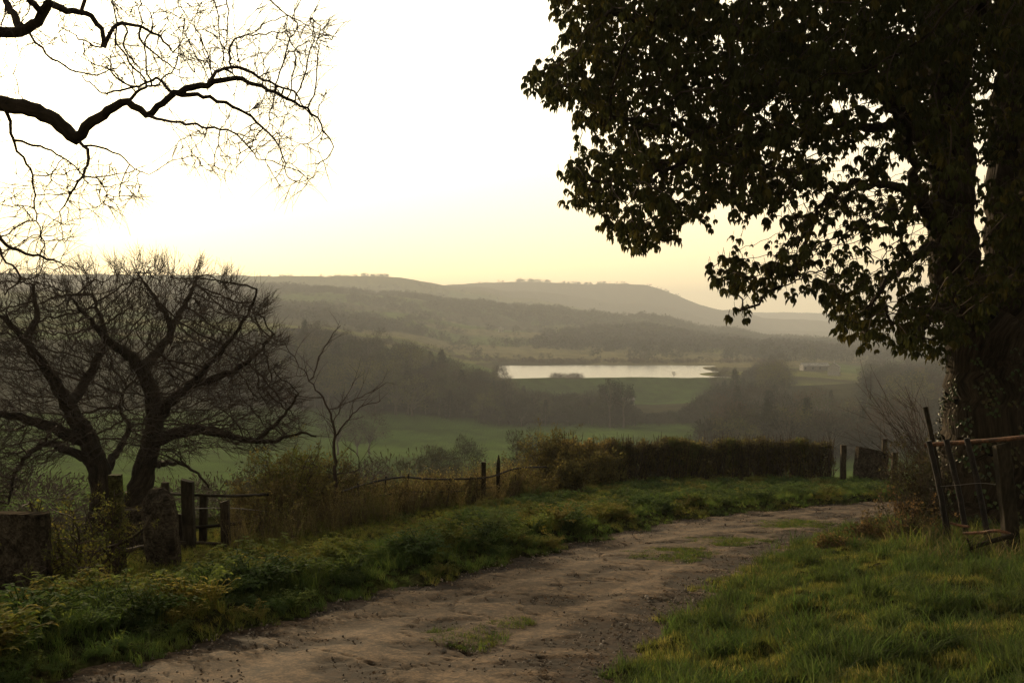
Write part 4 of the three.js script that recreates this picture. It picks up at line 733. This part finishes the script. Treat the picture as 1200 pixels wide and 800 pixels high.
// ---------------------------------------------------------------- valley trees
function treeKind(seed, o) { // unit-height tree: [trunk geometry, crown geometry]
  rnd = mulberry(seed); const tr = new GB(), cr = new GB(), bole = o.bole, limbs = [];
  const top = o.cone ? 0.97 : bole + 0.25; tr.tube([V(0, -0.03, 0), V(R(-0.01, 0.01), bole * 0.5, 0), V(R(-0.02, 0.02), bole, R(-0.02, 0.02)), V(R(-0.03, 0.03), top, 0)], [0.024, 0.018, 0.015, 0.005], 6, false);
  const cl = [];
  for (let k = 0; k < o.clumps; k++) {
    let p; if (o.cone) { const y = Math.pow(rnd(), 0.8), a = R(0, 6.28), r = o.w * (1 - y) * R(0.4, 1) + 0.012; p = V(Math.cos(a) * r, bole + (1 - bole) * y * 0.96, Math.sin(a) * r); }
    else { const a = R(0, 6.28), c = R(-0.85, 1), s = Math.sqrt(1 - c * c), q = R(0.5, 1) * (1 + 0.22 * n3(Math.cos(a) * 1.6 + seed, c * 1.6, Math.sin(a) * 1.6)); p = V(Math.cos(a) * s * o.w * q, lerp(bole, 1, 0.5 + 0.47 * c * q), Math.sin(a) * s * o.w * q); }
    cl.push(p);
    if (!o.cone && k % 3 === 0) { const m = V(R(-0.02, 0.02), bole + 0.1 * rnd(), R(-0.02, 0.02)); tr.tube([m, m.clone().lerp(p, 0.5).add(V(0, 0.03, 0)), p], [0.008, 0.005, 0.002], 4, false); }
  }
  for (const p of cl) { const R0 = o.size * R(0.7, 1.3); for (let k = 0; k < o.per; k++) {
    const d = V(R(-1, 1), R(-1, 1), R(-1, 1)).normalize(), q = p.clone().addScaledVector(d, R0 * Math.cbrt(rnd())); const out = d.clone().add(p.clone().sub(V(0, 0.5, 0)).normalize()).normalize(); const s = out.clone().cross(V(R(-1, 1), R(-1, 1), R(-1, 1))).normalize();
    if (o.bare && k % 4) cr.face([q, q.clone().addScaledVector(out, o.leaf * 2.8).addScaledVector(s, o.leaf * 0.25), q.clone().addScaledVector(out, o.leaf * 2.4).addScaledVector(s, -o.leaf * 0.22)]);
    else { const a = o.leaf * R(0.6, 1.3), e = V(R(-1, 1), R(-1, 1), R(-1, 1)).normalize(); cr.face([q, q.clone().addScaledVector(s, a), q.clone().addScaledVector(e, a)]); }
  } }
  return [tr.geo(), cr.geo()];
}
const bark3 = new THREE.MeshStandardMaterial({ color: C(0.08, 0.065, 0.05), roughness: 1 });
const crownMat = (r, g, b) => new THREE.MeshPhysicalMaterial({ color: C(r, g, b), roughness: 1, side: THREE.DoubleSide, specularIntensity: 0.05 });
const KINDS = {
  bare: { label: 'bare brown broadleaf tree', v: [0, 1, 2, 3].map((k) => treeKind(900 + k, { bole: 0.22, w: R(0.33, 0.42), clumps: 60, per: 42, size: 0.1, leaf: 0.017, bare: true })), m: [crownMat(0.05, 0.044, 0.028), crownMat(0.042, 0.04, 0.026), crownMat(0.056, 0.044, 0.03)] },
  budding: { label: 'budding olive green broadleaf tree', v: [0, 1, 2].map((k) => treeKind(910 + k, { bole: 0.16, w: 0.42, clumps: 64, per: 40, size: 0.11, leaf: 0.022 })), m: [crownMat(0.065, 0.07, 0.025), crownMat(0.12, 0.115, 0.036), crownMat(0.036, 0.04, 0.018)] },
  rusty: { label: 'reddish brown budding tree', v: [0, 1].map((k) => treeKind(915 + k, { bole: 0.15, w: 0.46, clumps: 60, per: 40, size: 0.11, leaf: 0.02, bare: true })), m: [crownMat(0.095, 0.058, 0.034), crownMat(0.08, 0.052, 0.032)] },
  conifer: { label: 'dark narrow conifer', v: [0, 1].map((k) => treeKind(920 + k, { bole: 0.08, w: 0.17, clumps: 80, per: 34, size: 0.05, leaf: 0.022, cone: true })), m: [crownMat(0.02, 0.025, 0.014), crownMat(0.026, 0.03, 0.016)] },
  pine: { label: 'dark tall pine with a bare bole', v: [0, 1].map((k) => treeKind(925 + k, { bole: 0.4, w: 0.23, clumps: 46, per: 50, size: 0.085, leaf: 0.022 })), m: [crownMat(0.026, 0.03, 0.018)] },
  dense: { label: 'bare twiggy little tree', v: [0, 1, 2].map((k) => treeKind(940 + k, { bole: 0.12, w: 0.36, clumps: 80, per: 90, size: 0.1, leaf: 0.016, bare: true })), m: [crownMat(0.06, 0.052, 0.036), crownMat(0.055, 0.05, 0.034)] },
  bush: { label: 'low rounded brown bush', v: [0, 1, 2].map((k) => treeKind(930 + k, { bole: 0.02, w: 0.7, clumps: 60, per: 36, size: 0.16, leaf: 0.035, bare: k < 2 })), m: [crownMat(0.085, 0.062, 0.046), crownMat(0.07, 0.065, 0.03), crownMat(0.08, 0.055, 0.048)] },
};
const proto = {};
function tree(kind, x, D, h, label, group, wide = 1) {
  const K = KINDS[kind], a = (rnd() * K.v.length) | 0, b = (rnd() * K.m.length) | 0, key = kind + a + '_' + b;
  let t; const name = { bare: 'broadleaf_tree', budding: 'budding_tree', rusty: 'russet_tree', conifer: 'conifer', pine: 'pine_tree', dense: 'small_tree', bush: 'bush' }[kind];
  if (proto[key]) { t = proto[key].clone(); t.name = numbered(name); t.userData = {}; tag(t, label, kind === 'bush' ? 'bush' : 'tree', group); scene.add(t); }
  else { t = proto[key] = thing(name, label, kind === 'bush' ? 'bush' : 'tree', [0, 0, 0], group); part('trunk', K.v[a][0], bark3, t); part('crown', K.v[a][1], K.m[b], t); }
  t.position.set(x, H(x, -D), -D); t.rotation.y = R(0, 6.28); t.scale.set(h * wide, h, h * wide); return t;
}
function treeAt(kind, px, topPy, D, where, group, wide) { const x = (px - 600) / F * D, h = Math.max(1.5, P(px, topPy, D).y - H(x, -D)), sink = kind === 'bush' ? 0.3 : 0, t = tree(kind, x, D, h * (1 + sink), KINDS[kind].label + ' ' + where, group, wide); t.position.y -= h * sink; return t; }
rnd = mulberry(940);
const TOP = [[240, 385], [320, 372], [352, 366], [400, 377], [440, 380], [480, 390], [520, 400], [545, 412], [575, 428], [596, 436], [620, 450], [660, 455], [700, 449], [740, 466], [760, 476], [800, 472], [832, 452], [850, 438], [880, 424], [915, 410], [950, 406], [985, 416], [1010, 418], [1050, 412], [1120, 410]];
let made = 0;
const zones = [ // px range, distance range, how far below the skyline, count, kinds, where, group
  [250, 600, 470, 650, 0, 130, ['bare', 'budding', 'bare', 'budding', 'conifer'], 'in the wood climbing towards the big house', 'wood climbing to the house'],
  [560, 850, 456, 630, 0, 85, ['bare', 'budding', 'conifer', 'bare'], 'in the belt of wood under the dam', 'belt of wood under the dam'],
  [820, 1130, 430, 790, 0, 130, ['bare', 'budding', 'bare', 'rusty', 'conifer', 'budding'], 'in the wood around the white farm', 'wood around the white farm'],
  [830, 1110, 300, 420, 1, 46, ['bare', 'budding', 'rusty', 'budding', 'conifer', 'dense'], 'along the lower edge of the farm wood above the hedge', 'lower edge of the farm wood'],
];
for (const [a, b, d0, d1, low, count, kinds, where, group] of zones) for (let k = 0, tries = 0; k < count && tries < 4000; tries++) {
  const px = R(a, b), D = d0 + (d1 - d0) * Math.pow(rnd(), 1.1), x = (px - 600) / F * D, f = (D - d0) / (d1 - d0);
  let top = low ? R(462, 502) - 10 * f : interp(TOP, px) + R(0, 10) + (1 - f) * R(10, 50), h = P(px, top, D).y - H(x, -D); if (h < 6) continue; h = Math.min(h, R(14, 23));
  if (px > 920 && px < 1018 && D < 815 && top < 452) continue;
  tree(kinds[(rnd() * kinds.length) | 0], x, D, h, '', group, R(1.0, 1.5)).userData.label = ''; const t = scene.children[scene.children.length - 1]; k++; made++;
  const kd = { broadleaf_tree: 'bare', budding_tree: 'budding', russet_tree: 'rusty', conifer: 'conifer', pine_tree: 'pine', small_tree: 'dense', bush: 'bush' }[t.name.replace(/_\d+$/, '')]; t.userData.label = KINDS[kd].label + ' ' + where;
}
const field = 'standing on the green field beyond the fence';
for (const [px, top, D] of [[395, 470, 330], [432, 478, 335], [418, 492, 330]]) treeAt('bare', px, top, D, field, 'trees on the green field', 1.1);
for (const [px, top] of [[715, 444], [731, 446]]) treeAt('pine', px, top, 456, 'rising out of the wood under the dam', 'pair of pines', 1.1);
treeAt('dense', 545, 513, 128, 'with a rounded top rising behind the pointed fence post', null, 0.8); treeAt('dense', 520, 524, 126, 'slim in the row behind the wire fence', 'small trees behind the wire fence', 0.8); treeAt('dense', 505, 524, 128, 'slim in the row behind the wire fence', 'small trees behind the wire fence', 0.7);
treeAt('bush', 478, 527, 118, 'rounded and low in the row behind the wire fence', null, 1.2); treeAt('dense', 618, 506, 112, 'just behind the golden bush', null, 0.9); treeAt('bush', 640, 528, 105, 'behind the hedge end', null, 0.9); treeAt('bush', 575, 540, 122, 'behind the two wooden fence posts', null, 1);
for (const [px, top, D] of [[298, 548, 62], [330, 535, 70], [262, 556, 66], [350, 545, 78], [215, 560, 74], [60, 560, 60], [20, 548, 66], [415, 545, 90], [445, 546, 96]]) treeAt('bush', px, top, D, 'on the slope below the oak', 'bushes on the slope below the oak', 1.1);
treeAt('budding', 962, 458, 395, 'pale green and rounded in front of the dark farm wood', null, 1.3); treeAt('rusty', 992, 468, 372, 'in front of the farm wood', 'russet trees in front of the farm wood', 1.3); treeAt('rusty', 940, 488, 360, 'in front of the farm wood', 'russet trees in front of the farm wood', 1.4); treeAt('conifer', 902, 455, 420, 'tallest at the end of the green field', null, 1.7); treeAt('conifer', 862, 430, 560, 'beside the end of the lake', null, 1.3); treeAt('budding', 1046, 455, 380, 'behind the broad stone gatepost', null, 1.2); treeAt('rusty', 1015, 478, 350, 'low and wide behind the hedge end', null, 1.5);
treeAt('bare', 1068, 440, 400, 'beside the great trunk', null, 1.2); treeAt('dense', 846, 431, 660, 'leaning its crown over the end of the water', null, 1.2); treeAt('dense', 587, 427, 655, 'dark against the near end of the water', null, 0.9); treeAt('bare', 790, 434, 696, 'tiny on the dam crest', null, 0.7);
for (let k = 0; k < 9; k++) treeAt('bush', 648 + k * 4 + R(-1, 1), 436.5 + R(-0.6, 1), 696 + R(-2, 2), 'in the small row on the dam crest', 'row of bushes on the dam crest', 1);
console.log('trees', made);
// far woods and hedgerows: too many and too small to tell apart
{
  const far = [['bare', 0, 0], ['budding', 0, 1], ['bare', 2, 1]].map(([k, a]) => treeKind(960 + a, { bole: 0.0, w: 0.48, clumps: 22, per: 9, size: 0.17, leaf: 0.1 })[1]), S = [[], [], []];
  rnd = mulberry(970); const put = (x, D, h, c) => S[(rnd() * 3) | 0].push([V(x, H(x, -D) - (D > 2500 ? 0.22 * h : 0.08 * h), -D), E(0, R(0, 6.28), 0), [h * R(0.9, 1.5), h, h * R(0.9, 1.5)], c ?? mixTone([T(0.042, 0.042, 0.028), T(0.05, 0.054, 0.027), T(0.032, 0.034, 0.022)])]);
  for (let k = 0; k < 60000; k++) {
    const D = 945 * Math.pow(4.2, Math.sqrt(rnd())), u = R(180, 1180), x = (u - 600) / F * D; if (D > 4200) continue;
    const [c, edge] = fieldAt(x, D), wood = c[3] < 0.24 || (u > 690 && u < 940 && D > 1150 && D < 2000 && n2(x / 170, D / 170) > -0.35) || (u > 850 && D < 1700 && n2(x / 120, D / 150) > -0.5) || (D > 1750 && D < 2150 && n2(x / 200, D / 200 + 7) > -0.1);
    const hedge = edge < 9 && D < 3000; if (D > 2500 && !hedge && rnd() < 0.85) continue;
    if (wood ? rnd() < 0.5 : hedge ? rnd() < 0.75 : rnd() < 0.006) put(x, D, wood ? R(8, 15) : hedge ? R(2, 9) * (rnd() < 0.3 ? 1.4 : 0.7) : R(6, 11));
    if (S[0].length > 5200) break;
  }
  for (let k = 0; k < 260; k++) { const u = R(530, 900), D = 936 + R(0, 26); put((u - 600) / F * D, D, R(1.5, 5), T(0.08, 0.055, 0.035)); }
  for (const [a, b, D, n, h] of [[424, 458, 3190, 22, 12], [515, 545, 3720, 12, 14], [560, 590, 4290, 12, 12], [606, 645, 4290, 26, 18], [655, 735, 4300, 40, 13], [300, 420, 3200, 30, 8], [740, 800, 4300, 12, 9]]) for (let k = 0; k < n; k++) { const u = R(a, b), DD = D + R(-40, 30); put((u - 600) / F * DD, DD, h * R(0.7, 1.1)); }
  const fm = crownMat(0.1, 0.1, 0.1), U = [[], []];
  const mid = [0, 1].map((k) => treeKind(965 + k, { bole: 0.05, w: 0.6, clumps: 44, per: 22, size: 0.16, leaf: 0.05, bare: k < 1 })[1]);
  for (const [a, b, d0, d1, , , , ] of zones) for (let k = 0; k < 430; k++) { const px = R(a, b), D = R(d0 + 4, d1), x = (px - 600) / F * D, top = d0 < 350 ? R(480, 505) : interp(TOP, px) + 8, hm = P(px, top, D).y - H(x, -D); if (hm < 3 || (px > 922 && px < 1012 && D > 430)) continue; U[k & 1].push([V(x, H(x, -D) - 0.4, -D), E(0, R(0, 6.28), 0), Math.min(hm, R(4, 12)), mixTone([T(0.042, 0.04, 0.026), T(0.04, 0.044, 0.022), T(0.03, 0.03, 0.02)])]); }
  U.forEach((s, k) => instanced('understorey', mid[k], fm, s, scene, 'tangled brown undergrowth filling the valley woods', 'undergrowth'));
  S.forEach((s, k) => instanced('distant_woodland', far[k], fm, s, scene, 'hazy far woods and hedgerows on the hills beyond the lake', 'woodland'));
  console.log('far', S.map((s) => s.length));
}
// ---------------------------------------------------------------- buildings
function house(name, label, px, D, w, h, dep, roofH, turn, wallC, roofC, rows, cols, chimneys, dy = 0) {
  const p = base(px, D), t = thing(name, label, 'building', [p.x, p.y + dy - 0.5, p.z]); t.rotation.y = turn;
  const wm = new THREE.MeshStandardMaterial({ color: C(...wallC), map: grit, roughness: 0.9 }), rm = new THREE.MeshStandardMaterial({ color: C(...roofC), map: grit, roughness: 0.85 }), gm = new THREE.MeshStandardMaterial({ color: C(0.03, 0.035, 0.04), roughness: 0.15 });
  const sh = new THREE.Shape([[-dep / 2, 0], [dep / 2, 0], [dep / 2, h], [0, h + roofH], [-dep / 2, h]].map(([x, y]) => new THREE.Vector2(x, y))), wg = new THREE.ExtrudeGeometry(sh, { depth: w, bevelEnabled: false }); wg.translate(0, 0, -w / 2); wg.rotateY(Math.PI / 2); part('wall', wg, wm, t);
  const sl = Math.hypot(dep / 2, roofH) + 0.5, an = Math.atan2(roofH, dep / 2);
  const roof = part('roof', new THREE.BoxGeometry(w + 0.8, 0.25, sl), rm, t); roof.rotation.x = an; roof.position.set(0, h + roofH / 2 + 0.1, dep / 4 + 0.05);
  const roof2 = part('roof', new THREE.BoxGeometry(w + 0.8, 0.25, sl), rm, t); roof2.rotation.x = -an; roof2.position.set(0, h + roofH / 2 + 0.1, -dep / 4 - 0.05);
  for (let k = 0; k < chimneys; k++) { const c = part('chimney', new THREE.BoxGeometry(1, 2.2, 1), wm, t); c.position.set(lerp(-w * 0.4, w * 0.4, chimneys > 1 ? k / (chimneys - 1) : 0.5), h + roofH + 0.6, 0); t.updateMatrixWorld(true); roof.attach(c); }
  for (let r = 0; r < rows; r++) for (let c = 0; c < cols; c++) { const q = part('window', new THREE.BoxGeometry(1.2, 1.6, 0.12), gm, t); q.position.set(lerp(-w / 2 + 1.6, w / 2 - 1.6, cols > 1 ? c / (cols - 1) : 0.5), 1.8 + r * 3, dep / 2 + 0.03); }
  return t;
}
house('country_house', 'large hazy stone house among the trees on the slope', 350, 640, 24, 8, 10, 3.5, 0.25, [0.3, 0.26, 0.2], [0.16, 0.14, 0.13], 2, 7, 3, 2);
house('white_farmhouse', 'small white gabled farmhouse in the wood by the lake end', 978, 780, 11, 6, 8, 2.6, 1.2, [0.75, 0.72, 0.68], [0.35, 0.32, 0.3], 1, 2, 1, 0.5);
house('long_barn', 'long low pale roofed barn beside the white farmhouse', 955, 812, 20, 3.4, 8, 2, 0.12, [0.35, 0.33, 0.3], [0.6, 0.58, 0.55], 1, 4, 0, 1);
house('white_cottage', 'tiny white cottage alone on the hillside beyond the lake', 587, 1450, 6, 4, 5, 2, 0.2, [0.8, 0.78, 0.75], [0.5, 0.48, 0.45], 1, 2, 1, 0.5);
house('pump_house', 'small pale shed at the foot of the dam behind pines', 734, 632, 9, 3, 5, 1.4, 0.1, [0.6, 0.58, 0.52], [0.4, 0.38, 0.35], 1, 3, 0, 0.5);
house('grey_shed', 'low grey roofed shed down among the farm trees', 962, 470, 7, 3, 5, 1.6, 0.4, [0.35, 0.35, 0.34], [0.5, 0.52, 0.55], 1, 2, 0, 0.5);
renderer.render(scene, camera);
